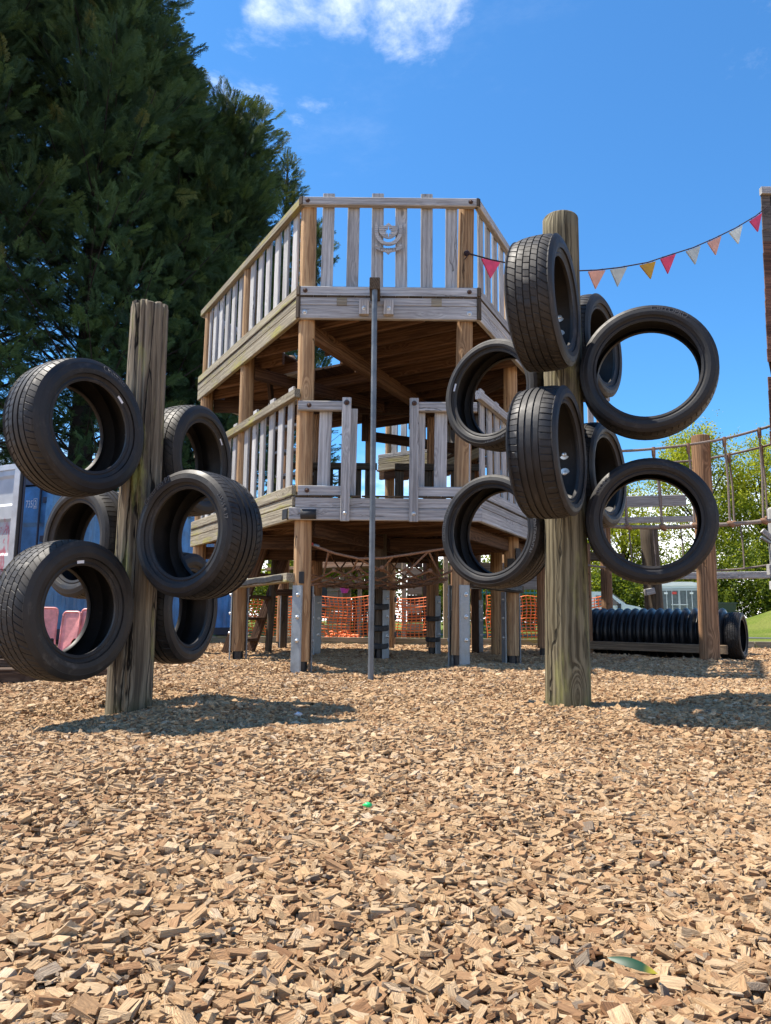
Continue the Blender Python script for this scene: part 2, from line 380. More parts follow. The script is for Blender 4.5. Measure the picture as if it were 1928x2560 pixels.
g.set(b.inputs['Base Color'], g.ramp(cv.outputs[0], [(0, (.13, .065, .028)), (.3, (.30, .165, .075)), (.7, (.50, .30, .145)), (1, (.62, .42, .22))]))
b.inputs['Roughness'].default_value = .9; g.set(b.inputs['Normal'], g.bump(g.math('MULTIPLY', cv.outputs[1], 1.0), .9, .02))
CHIPBED = m
tag(put('ground', mk('ground', V, F, CHIPBED, 180)), kind='structure')

# wide lawn and yard beyond the chips, one sheet out to the horizon
m, nt, b = newmat('lawn'); g = NT(nt); tcn = g.n('ShaderNodeTexCoord')
n1 = g.noise(tcn.outputs['Object'], .35, 5, .6); n2 = g.noise(tcn.outputs['Object'], 14, 5, .7)
cg = g.mix(g.range(n2, .3, .7), (.055, .085, .012), (.15, .19, .03)); cg = g.mix(g.math('MULTIPLY', g.range(n1, .45, .65), .45), cg, (.20, .19, .06))
g.set(b.inputs['Base Color'], cg); b.inputs['Roughness'].default_value = .95; b.inputs['Specular IOR Level'].default_value = .1; g.set(b.inputs['Normal'], g.bump(n2, .8, .05))
LAWN = m
def lawn_z(x, y):
    h = 0.02 + .0 * x
    h += 1.6 * np.exp(-(((x - 19.2) / 3.4) ** 2 + ((y - 32) / 5) ** 2))
    return h
gx = np.concatenate([np.linspace(-900, -60, 9), np.linspace(-45, 12, 20), np.linspace(12.6, 30, 30), np.linspace(35, 60, 6), np.linspace(120, 900, 8)]); gy = np.concatenate([[14.15], np.linspace(15, 21, 4), np.linspace(22, 42, 30), np.linspace(46, 80, 6), np.linspace(120, 1500, 8)])
X, Y = np.meshgrid(gx, gy); nx = len(gx)
V = np.stack([X.ravel(), Y.ravel(), lawn_z(X, Y).ravel()], 1).tolist()
F = [(j * nx + i, j * nx + i + 1, (j + 1) * nx + i + 1, (j + 1) * nx + i) for j in range(len(gy) - 1) for i in range(nx - 1)]
tag(put('lawn', mk('lawn', V, F, LAWN, 180)), kind='structure')
V = [(-900, -900, -.3), (900, -900, -.3), (900, 14.3, -.3), (-900, 14.3, -.3)]
tag(put('soil', mk('soil', V, [(0, 1, 2, 3)], plain('dry_soil', (.17, .12, .075), .95, 0, 3, .3, .4))), kind='structure')
TARMAC = plain('tarmac', (.085, .085, .09), .9, 0, 25, .3, .3)
V, F = [], []
for (x0, y0, x1, y1, z) in ((-12, 15.0, 3.2, 17.6, .034), (-3, 24, 40, 26.4, .034)):
    bI = len(V); V += [(x0, y0, z), (x1, y0, z), (x1, y1, z), (x0, y1, z)]; F.append((bI, bI + 1, bI + 2, bI + 3))
tag(put('path', mk('path', V, F, TARMAC)), kind='structure')
for k, (xa, xb) in enumerate(((-12, -5), (-5, 1), (1, 7), (7, 13))):
    o = board('kerb_board', (xa + .01, 14.2, .06), (xb - .01, 14.2, .06), .05, .17, GREYL, None); tag(o, kind='structure')

# ------------------------------------------------------------ scatter: pieces instanced on points, inside one object
def scatter(name, variants, pts, rot, scl, vid, tint, mat, parent=None, smooth=False):
    """variants: list of (verts, faces). One object: its mesh holds the variant pieces and the points; geometry nodes set them out."""
    AV, AF, key = [], [], []
    for k, (v, f) in enumerate(variants):
        o = len(AV); AV += list(v); AF += [tuple(o + i for i in q) for q in f]; key += [k] * len(v)
    nv = len(AV); n = len(pts)
    me = bpy.data.meshes.new(name)
    me.from_pydata([tuple(p) for p in AV] + [tuple(p) for p in np.asarray(pts).tolist()], [], AF)
    def attr(nm, typ, arr, pre):
        a = me.attributes.new(nm, typ, 'POINT')
        full = np.concatenate([np.asarray(pre), np.asarray(arr)]).astype(np.float32 if typ != 'INT' else np.int32)
        a.data.foreach_set('vector' if typ == 'FLOAT_VECTOR' else 'value', full.ravel())
    attr('vid', 'INT', np.full(n, -1), key); attr('pick', 'INT', vid, [0] * nv)
    attr('rot', 'FLOAT_VECTOR', rot, np.zeros((nv, 3))); attr('scl', 'FLOAT_VECTOR', scl, np.zeros((nv, 3))); attr('tint', 'FLOAT', tint, [0.0] * nv)
    me.materials.append(mat)
    if smooth: me.polygons.foreach_set('use_smooth', [True] * len(me.polygons))
    ob = put(name, me, parent)
    ng = bpy.data.node_groups.new(name + '_layout', 'GeometryNodeTree')
    ng.interface.new_socket('Geometry', in_out='INPUT', socket_type='NodeSocketGeometry'); ng.interface.new_socket('Geometry', in_out='OUTPUT', socket_type='NodeSocketGeometry')
    N, L = ng.nodes, ng.links
    gi = N.new('NodeGroupInput'); go = N.new('NodeGroupOutput')
    def named(nm, typ):
        a = N.new('GeometryNodeInputNamedAttribute'); a.data_type = typ; a.inputs[0].default_value = nm
        return a.outputs[0]
    vidn = named('vid', 'INT')
    def sepv(k):
        c = N.new('FunctionNodeCompare'); c.data_type = 'INT'; c.operation = 'EQUAL'
        i2 = [s for s in c.inputs if s.type == 'INT']; L.new(vidn, i2[0]); i2[1].default_value = k
        s = N.new('GeometryNodeSeparateGeometry'); s.domain = 'POINT'; L.new(gi.outputs[0], s.inputs[0]); L.new(c.outputs[0], s.inputs[1]); return s.outputs[0]
    join = N.new('GeometryNodeJoinGeometry')
    g2i = N.new('GeometryNodeGeometryToInstance')
    for k in range(len(variants) - 1, -1, -1): L.new(sepv(k), g2i.inputs[0])
    iop = N.new('GeometryNodeInstanceOnPoints'); L.new(sepv(-1), iop.inputs['Points']); L.new(g2i.outputs[0], iop.inputs['Instance'])
    iop.inputs['Pick Instance'].default_value = True; L.new(named('pick', 'INT'), iop.inputs['Instance Index'])
    e2r = N.new('FunctionNodeEulerToRotation'); L.new(named('rot', 'FLOAT_VECTOR'), e2r.inputs[0]); L.new(e2r.outputs[0], iop.inputs['Rotation'])
    L.new(named('scl', 'FLOAT_VECTOR'), iop.inputs['Scale']); L.new(iop.outputs[0], go.inputs[0])
    md = ob.modifiers.new('layout', 'NODES'); md.node_group = ng
    return ob
def instancer(g, nm='tint'):
    a = g.n('ShaderNodeAttribute', attribute_type='INSTANCER', attribute_name=nm); return a.outputs['Fac']

# ------------------------------------------------------------ wood chips
rng = np.random.default_rng(11)
def chip_piece(rs):
    l, w, t = 1.0, rs.uniform(.45, .85), rs.uniform(.22, .5)
    sk = rs.uniform(-.14, .14); tp = rs.uniform(.65, 1.05); wd = rs.uniform(.5, 1.0)
    P = []
    for sx, sy, sz in ((-1, -1, -1), (1, -1, -1), (1, 1, -1), (-1, 1, -1), (-1, -1, 1), (1, -1, 1), (1, 1, 1), (-1, 1, 1)):
        x = sx * l / 2 + sk * sy + rs.normal() * .05; y = sy * w / 2 * (tp if sx > 0 else 1) + rs.normal() * .035
        z = sz * t / 2 * (wd if sx > 0 else 1) + rs.normal() * .02 + .06 * math.sin(2 * sx)
        P.append((x, y, z))
    return P, [(3, 2, 1, 0), (4, 5, 6, 7), (0, 1, 5, 4), (1, 2, 6, 5), (2, 3, 7, 6), (3, 0, 4, 7)]
def splinter(rs):
    w, t = rs.uniform(.12, .24), rs.uniform(.08, .16); P = []
    for sx, k in ((-1, .5), (0, 1.0), (1, .35)):
        for sy, sz in ((-1, -1), (1, -1), (1, 1), (-1, 1)): P.append((sx * .55 + rs.normal() * .03, sy * w / 2 * k + (.07 if sx == 0 else 0), sz * t / 2 * k + rs.normal() * .01))
    Fq = [(3, 2, 1, 0), (8, 9, 10, 11)]
    for r in (0, 4): Fq += [(r + i, r + (i + 1) % 4, r + 4 + (i + 1) % 4, r + 4 + i) for i in range(4)]
    return P, Fq
chips = [chip_piece(rng) for _ in range(22)] + [splinter(rng) for _ in range(6)]
m, nt, b = newmat('wood_chip'); g = NT(nt); tcn = g.n('ShaderNodeTexCoord'); ti = instancer(g)
col = g.ramp(ti, [(0, (.07, .035, .017)), (.06, (.16, .075, .033)), (.13, (.32, .17, .083)), (.3, (.46, .27, .14)), (.55, (.58, .38, .203)), (.8, (.695, .50, .303)), (.93, (.785, .61, .43)), (.955, (.34, .27, .2)), (1, (.22, .17, .125))])
gp = g.n('ShaderNodeCombineXYZ'); g.set(gp.inputs[2], g.math('MULTIPLY', ti, 71.0)); gv = g.n('ShaderNodeVectorMath', operation='ADD'); g.set(gv.inputs[0], tcn.outputs['Object']); g.set(gv.inputs[1], gp.outputs[0])
fb = g.noise(g.map(gv.outputs[0], scale=(1.1, 11, 11)), 1.0, 4, .7); bl = g.noise(g.map(gv.outputs[0], scale=(1.2, 2, 2)), 1.0, 2)
col = g.mix(g.range(fb, .3, .66, .8, 0.0), col, g.mix(.5, col, (.11, .055, .028))); col = g.mix(g.range(bl, .5, .75, 0, .3), col, (.27, .15, .075))
g.set(b.inputs['Base Color'], col); b.inputs['Roughness'].default_value = .85; b.inputs['Specular IOR Level'].default_value = .2; g.set(b.inputs['Normal'], g.bump(fb, .6, .05))
CHIP = m
zones = [(.35, 2.0, 18500, .67, .016), (2.0, 3.6, 12800, .74, .016), (3.6, 6.0, 7600, .87, .017), (6.0, 8.5, 4500, 1.04, .017), (8.5, 14.1, 1900, 1.40, .018)]
PT, SC = [], []
for y0, y1, dens, k, th in zones:
    n = int(dens * (y1 - y0) * 2 * (.66 * y1 + .9)); yy = rng.uniform(y0, y1, n); xx = rng.uniform(-1, 1, n) * (.66 * y1 + .9)
    ok = np.abs(xx) < .66 * yy + .9; xx, yy = xx[ok], yy[ok]; n = len(xx)
    size = np.clip(rng.lognormal(math.log(.0205), .38, n), .007, .044) * k
    PT.append(np.stack([xx, yy, gz(xx, yy) + rng.uniform(-.004, th, n) * k ** .5], 1)); SC.append(size)
PT = np.concatenate(PT); SC = np.concatenate(SC); n = len(PT)
rot = np.stack([rng.normal(0, .24, n), rng.normal(0, .22, n), rng.uniform(0, 6.283, n)], 1)
steep = rng.random(n) < .09; rot[steep, 0] += rng.uniform(-1.2, 1.2, steep.sum()); rot[steep, 1] += rng.uniform(-.9, .9, steep.sum())
scl = SC[:, None] * np.stack([rng.uniform(.85, 1.35, n), rng.uniform(.8, 1.25, n), rng.uniform(.8, 1.3, n)], 1)
patch = .5 + .5 * np.sin(PT[:, 0] * 2.3 + 1.1 * PT[:, 1]) * np.sin(PT[:, 1] * 1.7 - .6 * PT[:, 0])
tint = np.clip(.05 + rng.beta(2.6, 1.9, n) * .88 - .04 * patch, 0, .93); grey = rng.random(n) < .028; tint[grey] = rng.uniform(.95, 1, grey.sum())
chip_ob = scatter('wood_chips', chips, PT, rot, scl, rng.integers(0, 28, n), tint, CHIP)
tag(chip_ob, 'loose pale brown wood chips covering the playground floor', 'wood chips', kind='stuff')

# ------------------------------------------------------------ tyres
def tyre_mesh(Rr, w, hole, mat, style=0, seed=0):
    """car tyre about local Z: tread with grooves and cut blocks, sidewalls with ribs, open inside"""
    rnd = random.Random(seed)
    tw = w * .80; rb = Rr * hole; sh = Rr - rb
    prof = []; ph_ = [0.0]                      # (radius, z, slot depth, phase)
    P = lambda r, z, s=0.0: prof.append((r, z, s, ph_[0]))
    def side(s):
        pts = [(rb, .36), (rb - .002, .405), (rb + .010, .425), (rb + .016, .415), (rb + .03, .447), (rb + .034, .443), (rb + .30 * sh, .482), (rb + .45 * sh, .499), (rb + .49 * sh, .503), (rb + .52 * sh, .499), (rb + .66 * sh, .492), (rb + .70 * sh, .486), (rb + .72 * sh, .489), (rb + .83 * sh, .462), (rb + .92 * sh, .432)]
        pts = [(r, z * w * s) for r, z in pts]
        return pts if s < 0 else pts[::-1]
    crown = lambda z: Rr - .010 * (abs(z) / (tw / 2)) ** 2.6 - .004 * (abs(z) / (tw / 2)) ** 8
    for r, z in side(-1): P(r, z)
    if style == 2: gpos = [(-.27, .012), (-.11, .010), (.07, .012), (.22, .004)]
    elif style == 1: gpos = [(-.27, .007), (-.09, .006), (.09, .006), (.27, .006)]
    else: gpos = [(-.29, .006), (-.11, .010), (.07, .010), (.25, .006)]
    gd = .0065
    zl = -tw / 2; edges = []
    for gp, gw in gpos: edges.append((zl, gp * tw - gw / 2)); zl = gp * tw + gw / 2
    edges.append((zl, tw / 2))
    nr = len(edges)
    for i, (a, c) in enumerate(edges):
        shoulder = i in (0, nr - 1); ph_[0] = ((0, .45, .2, .7, .1), (0, .42, .8, .25, .6), (0, .3, .1, .5, .2))[style][i]
        sd = .0038 if shoulder else (.0022 if style == 1 else (.0012 if style == 0 and i in (1, 3) else 0.0))
        if shoulder:
            zz = [a, a + (c - a) * .12, a + (c - a) * .5, a + (c - a) * .82, c] if i == 0 else [a, a + (c - a) * .18, a + (c - a) * .5, a + (c - a) * .88, c]
            for q, z in enumerate(zz):
                inner = (q == 4) if i == 0 else (q == 0)
                P(crown(z), z, 0.0 if inner and style != 1 else sd)
        else:
            m_ = (a + c) / 2; P(crown(a), a, sd); P(crown(m_), m_, sd); P(crown(c), c, 0.0 if style == 0 else sd)
        if i < nr - 1:
            n0 = edges[i + 1][0]; P(crown(c) - gd, c + .0006); P(crown(n0) - gd, n0 - .0006)
    for r, z in side(1): P(r, z)
    ins = [(rb + .004, .33), (rb + .02, .395), (rb + .35 * sh, .455), (rb + .6 * sh, .45), (rb + .82 * sh, .40), (Rr - .021, .33), (Rr - .017, .15), (Rr - .016, 0), (Rr - .017, -.15), (Rr - .021, -.33), (rb + .82 * sh, -.40), (rb + .6 * sh, -.45), (rb + .35 * sh, -.455), (rb + .02, -.395), (rb + .004, -.33)]
    for r, z in ins: P(r, z * w)
    n = len(prof); npitch = (66, 58, 62)[style]
    A = []
    for k in range(npitch):
        jit = rnd.uniform(-.06, .06)
        for fr, sl in ((0 + jit, 0), (.80 + jit, 0), (.83 + jit, 1), (.93 + jit, 1)): A.append(((k + fr) / npitch * 2 * math.pi, sl))
    skew = (.9, 1.5, .35)[style]
    V, F = [], []
    for a, sl in A:
        for r, z, s, pz in prof:
            u = max(-1, min(1, z / (tw / 2)))
            aa = a + pz * 2 * math.pi / npitch + (skew * 2 * math.pi / npitch) * (abs(u) ** 1.5 if style != 2 else u) * (1 if style != 1 else (1 if u > 0 else -1))
            rr = r - (s if sl else 0)
            V.append((rr * math.cos(aa), rr * math.sin(aa), z))
    m_ = len(A)
    for i in range(m_):
        j = (i + 1) % m_
        for k in range(n):
            l = (k + 1) % n; F.append((i * n + k, j * n + k, j * n + l, i * n + l))
    me = mk('tyre', V, F, mat, 32); me.materials.append(RUBIN)
    n_in = len(ins); mi = np.zeros(len(F), np.int32).reshape(m_, n); mi[:, n - n_in - 1:] = 1
    me.polygons.foreach_set('material_index', mi.ravel()); return me
WASH = lathe_mesh([(.027, 0), (.027, .003), (.013, .004), (.013, .003), (.012, .007), (.008, .009), (.002, .009)], BOLT, 14, 40, 'washer')
STICK = plain('white_sticker', (.75, .76, .78), .5)
def tyre(parent, post, phi, z, Rr, w, hole, mat, style, seed, rp, texts=(), sticker=None, bolts=False, off=0.0, label=None):
    """tyre bolted by its tread to a post; phi is the direction from the post axis"""
    d = Vector((math.cos(R(phi)), math.sin(R(phi)), 0)); up = Vector((0, 0, 1)); n = d.cross(up)          # axle, horizontal
    to_cam = Vector((0, 0, .45)) - Vector((post[0], post[1], z))
    if n.dot(to_cam) < 0: n = -n
    c = Vector((post[0], post[1], z)) + d * (rp + Rr - .006) + n * off
    y = n.cross(d).normalized()
    M = Matrix((d, y, n)).transposed().to_4x4(); M.translation = c                                        # +Z faces the camera side
    Mz = M @ Matrix.Rotation(random.uniform(0, 6), 4, 'Z')
    t = put('tyre', tyre_mesh(Rr, w, hole, mat, style, seed), parent, Mz)
    if label: t['label'] = label
    upang = math.atan2(up.dot(y), up.dot(d))                                                              # where 'up' lies in the tyre's plane
    for s, size, ang, frac in texts:
        rad = Rr * (hole + (1 - hole) * frac)
        me = text_mesh(s, size, .0012, LETT, rad)
        L_ = M @ Matrix.Rotation(upang - math.pi / 2 - R(ang), 4, 'Z') @ Matrix.Translation((0, 0, w * .5 - .002))
        put('lettering', me, t, L_)
    if sticker is not None:
        V_, F_ = [], []; a0 = upang - R(sticker)
        for i in range(5):
            a = a0 + (i - 2) * .045
            for r_ in (Rr * hole + .008, Rr * hole + .021): V_.append((r_ * math.cos(a), r_ * math.sin(a), w * .43 + .0005))
        for i in range(4): F_.append((2 * i, 2 * i + 2, 2 * i + 3, 2 * i + 1))
        put('sticker', mk('sticker', V_, F_, STICK), t, M)
    if bolts:
        for dz in (-.045, .055):
            B = M @ Matrix.Translation((-(Rr - .0155), 0, 0))
            Bm = Matrix.Translation(c - d * (Rr - .0165) + up * dz) @ d.to_track_quat('Z', 'Y').to_matrix().to_4x4()
            put('bolt', WASH, t, Bm)
    return t

LP = (-1.225, 3.66)
lt = empty('tyre_climbing_post', (LP[0], LP[1], 0), 'old split timber post with six car tyres bolted on, in front of the blue container', 'climbing post', 'tyre climbing posts')
log('post', (-1.225, 3.66, -.15), (-1.238, 3.66, 2.06), .107, .094, POSTL, lt, 5, seg=120, rings=44, flute=.16, rough=.014, dome=.12, ragged=.022)
tyre(lt, LP, -118, 1.31, .315, .225, .655, RUB, 0, 1, .095, [('Cinturato', .035, 20, .60)], 42, True)
tyre(lt, LP, -116, .485, .31, .225, .63, RUBD, 1, 2, .10, [], -8)
tyre(lt, LP, -29, .842, .302, .245, .685, RUB, 0, 3, .10, [('Cinturato P7', .036, -38, .60), ('235/55 R 17', .026, 66, .62)])
tyre(lt, LP, 72, 1.322, .31, .225, .68, RUBD, 1, 4, .10, [], 50)
tyre(lt, LP, 76, .512, .30, .225, .66, RUB, 0, 5, .10, [])
tyre(lt, LP, 146, .842, .295, .22, .69, RUBD, 2, 6, .10, [])
RP = (.965, 3.92)
rt = empty('tyre_climbing_post', (RP[0], RP[1], 0), 'tall grey-green timber post with eight car tyres bolted on, beside the rope bridge', 'climbing post', 'tyre climbing posts')
log('post', (.952, 3.92, -.15), (.978, 3.92, 2.72), .118, .098, POSTG, rt, 9, seg=48, rings=30, flute=.02, rough=.010, dome=.22)
tyre(rt, RP, -117, 2.035, .333, .235, .66, RUBD, 1, 11, .10, [], None, True, .02)
tyre(rt, RP, -118, 1.272, .323, .24, .72, RUB, 2, 12, .105, [], None, True, .03)
tyre(rt, RP, -19, 1.765, .348, .215, .745, RUB, 2, 13, .10, [('GALLOPRO', .036, 22, .55)])
tyre(rt, RP, -16, .975, .325, .215, .735, RUB, 0, 14, .105, [('SPORT', .03, -52, .55)])
tyre(rt, RP, 138, 1.765, .322, .22, .76, RUBD, 2, 15, .10, [('PILOT SPORT', .022, 172, .5)], -72)
tyre(rt, RP, 141, .960, .322, .22, .755, RUB, 0, 16, .105, [('CONTINENTAL', .03, -78, .5), ('CONTINENTAL', .03, 98, .5)])
tyre(rt, RP, 54, 2.08, .315, .225, .70, RUBD, 2, 17, .10, [])
tyre(rt, RP, 54, 1.303, .312, .225, .70, RUB, 2, 18, .105, [])

# ------------------------------------------------------------ timber play tower
tw = empty('play_tower', (0, 9, 0), 'two-storey weathered timber play tower with slatted railings and round posts', 'play tower')
DOME = lathe_mesh([(.019, 0), (.019, .003), (.014, .004), (.0135, .012), (.008, .017), (.002, .018)], BOLT, 12, 50, 'bolt')
RDOME = lathe_mesh([(.024, 0), (.024, .004), (.014, .005), (.0145, .014), (.008, .02), (.002, .021)], RUST, 12, 50, 'bolt')
def bolt(p, nrm, parent, me=None, s=1.0):
    M = Matrix.Translation(p) @ Vector(nrm).to_track_quat('Z', 'Y').to_matrix().to_4x4() @ Matrix.Scale(s, 4)
    return put('bolt', me or DOME, parent, M)
def V2(p): return Vector((p[0], p[1], 0))
# deck outline (outer face of the fascia), clockwise seen from above starting front left
FL, FR, RC, RB, LB, LC = (-.90, 7.04), (.92, 7.04), (2.36, 9.95), (1.5, 11.5), (-1.7, 11.5), (-2.62, 9.9)
OUT = [FL, FR, RC, RB, LB, LC]
# posts: base -> top
POSTS = [((-.79, 7.17), (-.83, 7.17), 4.74), ((.72, 7.17), (.81, 7.17), 4.74), ((-1.66, 8.55), (-1.68, 8.53), 4.66), ((-2.46, 9.82), (-2.46, 9.82), 4.66), ((1.46, 8.62), (1.5, 8.58), 4.66), ((2.1, 9.85), (2.12, 9.85), 4.66),
         ((-.94, 10.1), (-.94, 10.1), 3.42), ((.66, 10.2), (.66, 10.2), 3.42), ((-1.55, 11.38), (-1.55, 11.38), 4.6), ((1.4, 11.38), (1.4, 11.38), 4.6), ((-.05, 8.55), (-.05, 8.55), 1.5)]
def bracket(parent, base, nrm, z1=.78, wdt=.118):
    """flat galvanised strap with three dome bolts standing on edge of a post"""
    n = Vector((nrm[0], nrm[1], 0)).normalized(); t = Vector((-n.y, n.x, 0)); p = V2(base) + n * .0955
    zb = float(gz(p.x, p.y)) - .05
    me_v, me_f = [], []
    prof = [(-wdt / 2, -.006), (-wdt / 2 + .01, .004), (wdt / 2 - .01, .004), (wdt / 2, -.006), (wdt / 2 - .006, -.012), (-wdt / 2 + .006, -.012)]
    for z in (zb, z1):
        for u, o in prof: me_v.append(p + t * u + n * o + Vector((0, 0, z)))
    k = len(prof)
    for i in range(k): me_f.append((i, (i + 1) % k, k + (i + 1) % k, k + i))
    me_f += [tuple(range(k - 1, -1, -1)), tuple(range(k, 2 * k))]
    br = put('steel_bracket', mk('steel_bracket', me_v, me_f, GALV), parent)
    for z in (z1 - .09, z1 - .30, z1 - .52): bolt(p + n * .004 + t * .012 + Vector((0, 0, z)), n, br, DOME, 1.1)
BR = {0: [(-.45, -.89), (.95, .3)], 1: [(.45, -.89), (-.9, .43)], 2: [(-.95, -.2), (.9, .25)], 3: [(-.8, -.6)], 4: [(-.95, -.3), (.95, .1)], 5: [(.9, -.3)], 6: [(.5, -.86)], 7: [(.75, -.66)], 8: [(.3, -.9)], 9: [(.5, -.86)], 10: [(-.97, -.2), (.75, -.66)]}
for i, (b0, b1, zt) in enumerate(POSTS):
    z0 = float(gz(*b0)) + .115
    mat = ORANGE if i in (0, 1, 2, 3, 4) else (BARKED if i != 10 else DARKW)
    r0 = .086 if i != 10 else .08
    po = log('post', (b0[0], b0[1], z0), (b1[0], b1[1], zt), r0, r0 - .006, mat, tw, 40 + i, seg=22, rings=16, rough=.012, dome=.5)
    for nr in BR[i]: bracket(po, b0, nr, .78 + .02 * (i % 3))
    # steel shoe that carries the post clear of the chips
    zb = float(gz(*b0)) - .05
    put('post_shoe', lathe_mesh([(.06, zb), (.06, z0 + .004)], BLACKM, 10, 40, 'post_shoe'), po, Matrix.Translation((b0[0], b0[1], 0)))
# rubber straps on the centre post and one back post
for i, zs in ((10, (.62, .38, .18)), (7, (.5, .22))):
    bx, by = POSTS[i][0]
    for z in zs:
        put('rubber_strap', lathe_mesh([(.096, z - .03), (.102, z - .025), (.103, z + .02), (.097, z + .03)], BLACK, 20, 40, 'rubber_strap'), tw, Matrix.Translation((bx, by, 0)) @ Matrix.Rotation(.12, 4, 'X'))

def clip(poly, p, d):
    """interval of line p + t d inside a convex polygon"""
    t0, t1 = -99., 99.
    n = len(poly)
    cx = sum(q[0] for q in poly) / n; cy = sum(q[1] for q in poly) / n
    for i in range(n):
        a, c = poly[i], poly[(i + 1) % n]; nx_, ny_ = -(c[1] - a[1]), c[0] - a[0]
        if nx_ * (cx - a[0]) + ny_ * (cy - a[1]) < 0: nx_, ny_ = -nx_, -ny_
        num = nx_ * (p[0] - a[0]) + ny_ * (p[1] - a[1]); den_ = nx_ * d[0] + ny_ * d[1]
        if abs(den_) < 1e-9:
            if num < 0: return None
            continue
        t = -num / den_
        if den_ > 0: t0 = max(t0, t)
        else: t1 = min(t1, t)
    return (t0, t1) if t1 - t0 > .12 else None
def inset(poly, k):
    cx = sum(q[0] for q in poly) / len(poly); cy = sum(q[1] for q in poly) / len(poly)
    return [(cx + (x - cx) * k, cy + (y - cy) * k) for x, y in poly]
U_, W_ = (.5, .866), (.866, -.5)                     # boards run along U_, joists along W_
HOLE = [(-1.25, 8.45), (-.72, 8.15), (-.36, 8.78), (-.9, 9.1)]
def strips(name, poly, d, off_dir, pitch, z, t, h, mat, hole=None, up=(0, 0, 1)):
    for k in range(-40, 41):
        p = (0 + off_dir[0] * k * pitch, 9.3 + off_dir[1] * k * pitch)
        iv = clip(poly, p, d)
        if not iv: continue
        parts = [iv]
        if hole:
            hv = clip(hole, p, d)
            if hv: parts = [(iv[0], hv[0]), (hv[1], iv[1])]
        for a, c in parts:
            if c - a < .1: continue
            a += random.uniform(-.006, .006); c += random.uniform(-.006, .006)
            board(name, (p[0] + d[0] * a, p[1] + d[1] * a, z), (p[0] + d[0] * c, p[1] + d[1] * c, z), t, h, mat, tw)
inn = inset(OUT, .965)
strips('deck_board', inn, U_, W_, .128, 3.628, .121, .03, BROWN, HOLE)
strips('joist', inset(OUT, .955), W_, U_, .335, 3.535, .045, .15, JOIST, HOLE)
strips('deck_board', inn, U_, W_, .128, 1.60, .121, .03, BROWN)
strips('joist', inset(OUT, .955), W_, U_, .42, 1.505, .05, .15, JOIST)
# edge boards of the upper deck ends show as a dark line above the fascia
# main bearers
board('bearer', (-.80, 7.28, 3.40), (.62, 10.18, 3.40), .09, .17, JOIST, tw)
board('bearer', (-2.4, 9.98, 3.385), (2.0, 9.98, 3.385), .07, .17, BROWN, tw)
board('bearer', (-1.6, 8.55, 3.38), (-.05, 9.9, 3.38), .06, .15, BROWN, tw)
board('bearer', (1.45, 8.68, 3.375), (.62, 10.1, 3.375), .06, .15, BROWN, tw)
board('bearer', (-.72, 7.25, 1.345), (-.05, 8.5, 1.345), .07, .15, BROWN, tw)
board('bearer', (.0, 8.55, 1.33), (.66, 10.1, 1.33), .07, .15, BROWN, tw)
board('bearer', (-.94, 10.0, 1.32), (.66, 10.1, 1.32), .07, .16, BROWN, tw)
board('bearer', (-2.4, 9.9, 1.33), (-.94, 9.95, 1.33), .07, .16, BROWN, tw)
board('bearer', (-1.66, 8.5, 1.335), (-.1, 8.6, 1.335), .06, .15, BROWN, tw)
board('bearer', (.05, 8.62, 1.335), (1.46, 8.62, 1.335), .06, .15, BROWN, tw)
board('bearer', (.78, 7.3, 1.34), (2.0, 9.75, 1.34), .06, .14, BROWN, tw)

def side(a, c, mat, zf, bays, dz_tall=.09, front=False, ends=(0, 0), rail_mat=None, skip_lower=False, slat_mat=None):
    """one railed side of a deck from a to c; zf = height of deck top"""
    a, c = Vector((*a, 0)), Vector((*c, 0)); d = (c - a).normalized(); n = Vector((d.y, -d.x, 0)); L = (c - a).length
    if n.dot(a - Vector((0, 9.3, 0))) < 0: n = -n
    rail_mat = rail_mat or mat; slat_mat = slat_mat or GREY
    P = lambda s, o, z: a + d * s + n * o + Vector((0, 0, z))
    board('fascia', P(.004, -.024, zf - .155), P(L - .004, -.024, zf - .155), .048, .138, mat, tw)
    board('fascia', P(.002, -.022, zf - .041), P(L - .002, -.022, zf - .041), .046, .086, mat, tw)
    board('kick_board', P(.012, -.02, zf + .066), P(L - .012, -.02, zf + .066), .05, .098, rail_mat, tw)
    board('hand_rail', P(.0, -.022, zf + 1.04), P(L, -.022, zf + 1.04), .062, .088, rail_mat, tw)
    # ends of the deck boards show between fascia and kick board
    k = int(L / .13)
    for i in range(k):
        board('deck_end', P(.02 + i * (L - .04) / k, -.006, zf + .009), P(.02 + (i + .96) * (L - .04) / k, -.006, zf + .009), .035, .016, DARKW, tw)
    for bi, (s0, s1, ns) in enumerate(bays):
        for i in range(ns):
            s = s0 + (s1 - s0) * (i + .5) / ns + random.uniform(-.006, .006)
            top = zf + (1.165 if i % 2 == 0 else 1.06) + random.uniform(-.006, .006)
            lean = random.uniform(-.006, .006)
            board('slat', P(s, -.072, zf + .02), P(s + lean, -.072, top), .028, .122, slat_mat, tw, up=tuple(d))
    return P
ZU, ZL = 3.665, 1.63
P = side(FL, FR, GREY, ZU, [(.155, 1.665, 6)])
for s, z in ((.07, ZU + 1.04), (1.74, ZU + 1.04), (.07, ZU + .066), (1.72, ZU + .066)): bolt(P(s, .008, z), (0, -1, 0), tw, RDOME)
for s, z in ((.07, ZU - .16), (1.72, ZU - .16)): bolt(P(s, .001, z), (0, -1, 0), tw, DOME, 1.3)
for s in (.44, 1.39): board('packing_block', P(s - .052, .0, ZU - .045), P(s + .052, .0, ZU - .045), .012, .082, GREYL, tw)
side(FL, LC, GREYL, ZU, [(.13, 1.62, 6), (1.78, 3.25, 6)])
side(FR, RC, GREY, ZU, [(.13, 1.58, 6), (1.74, 3.15, 6)])
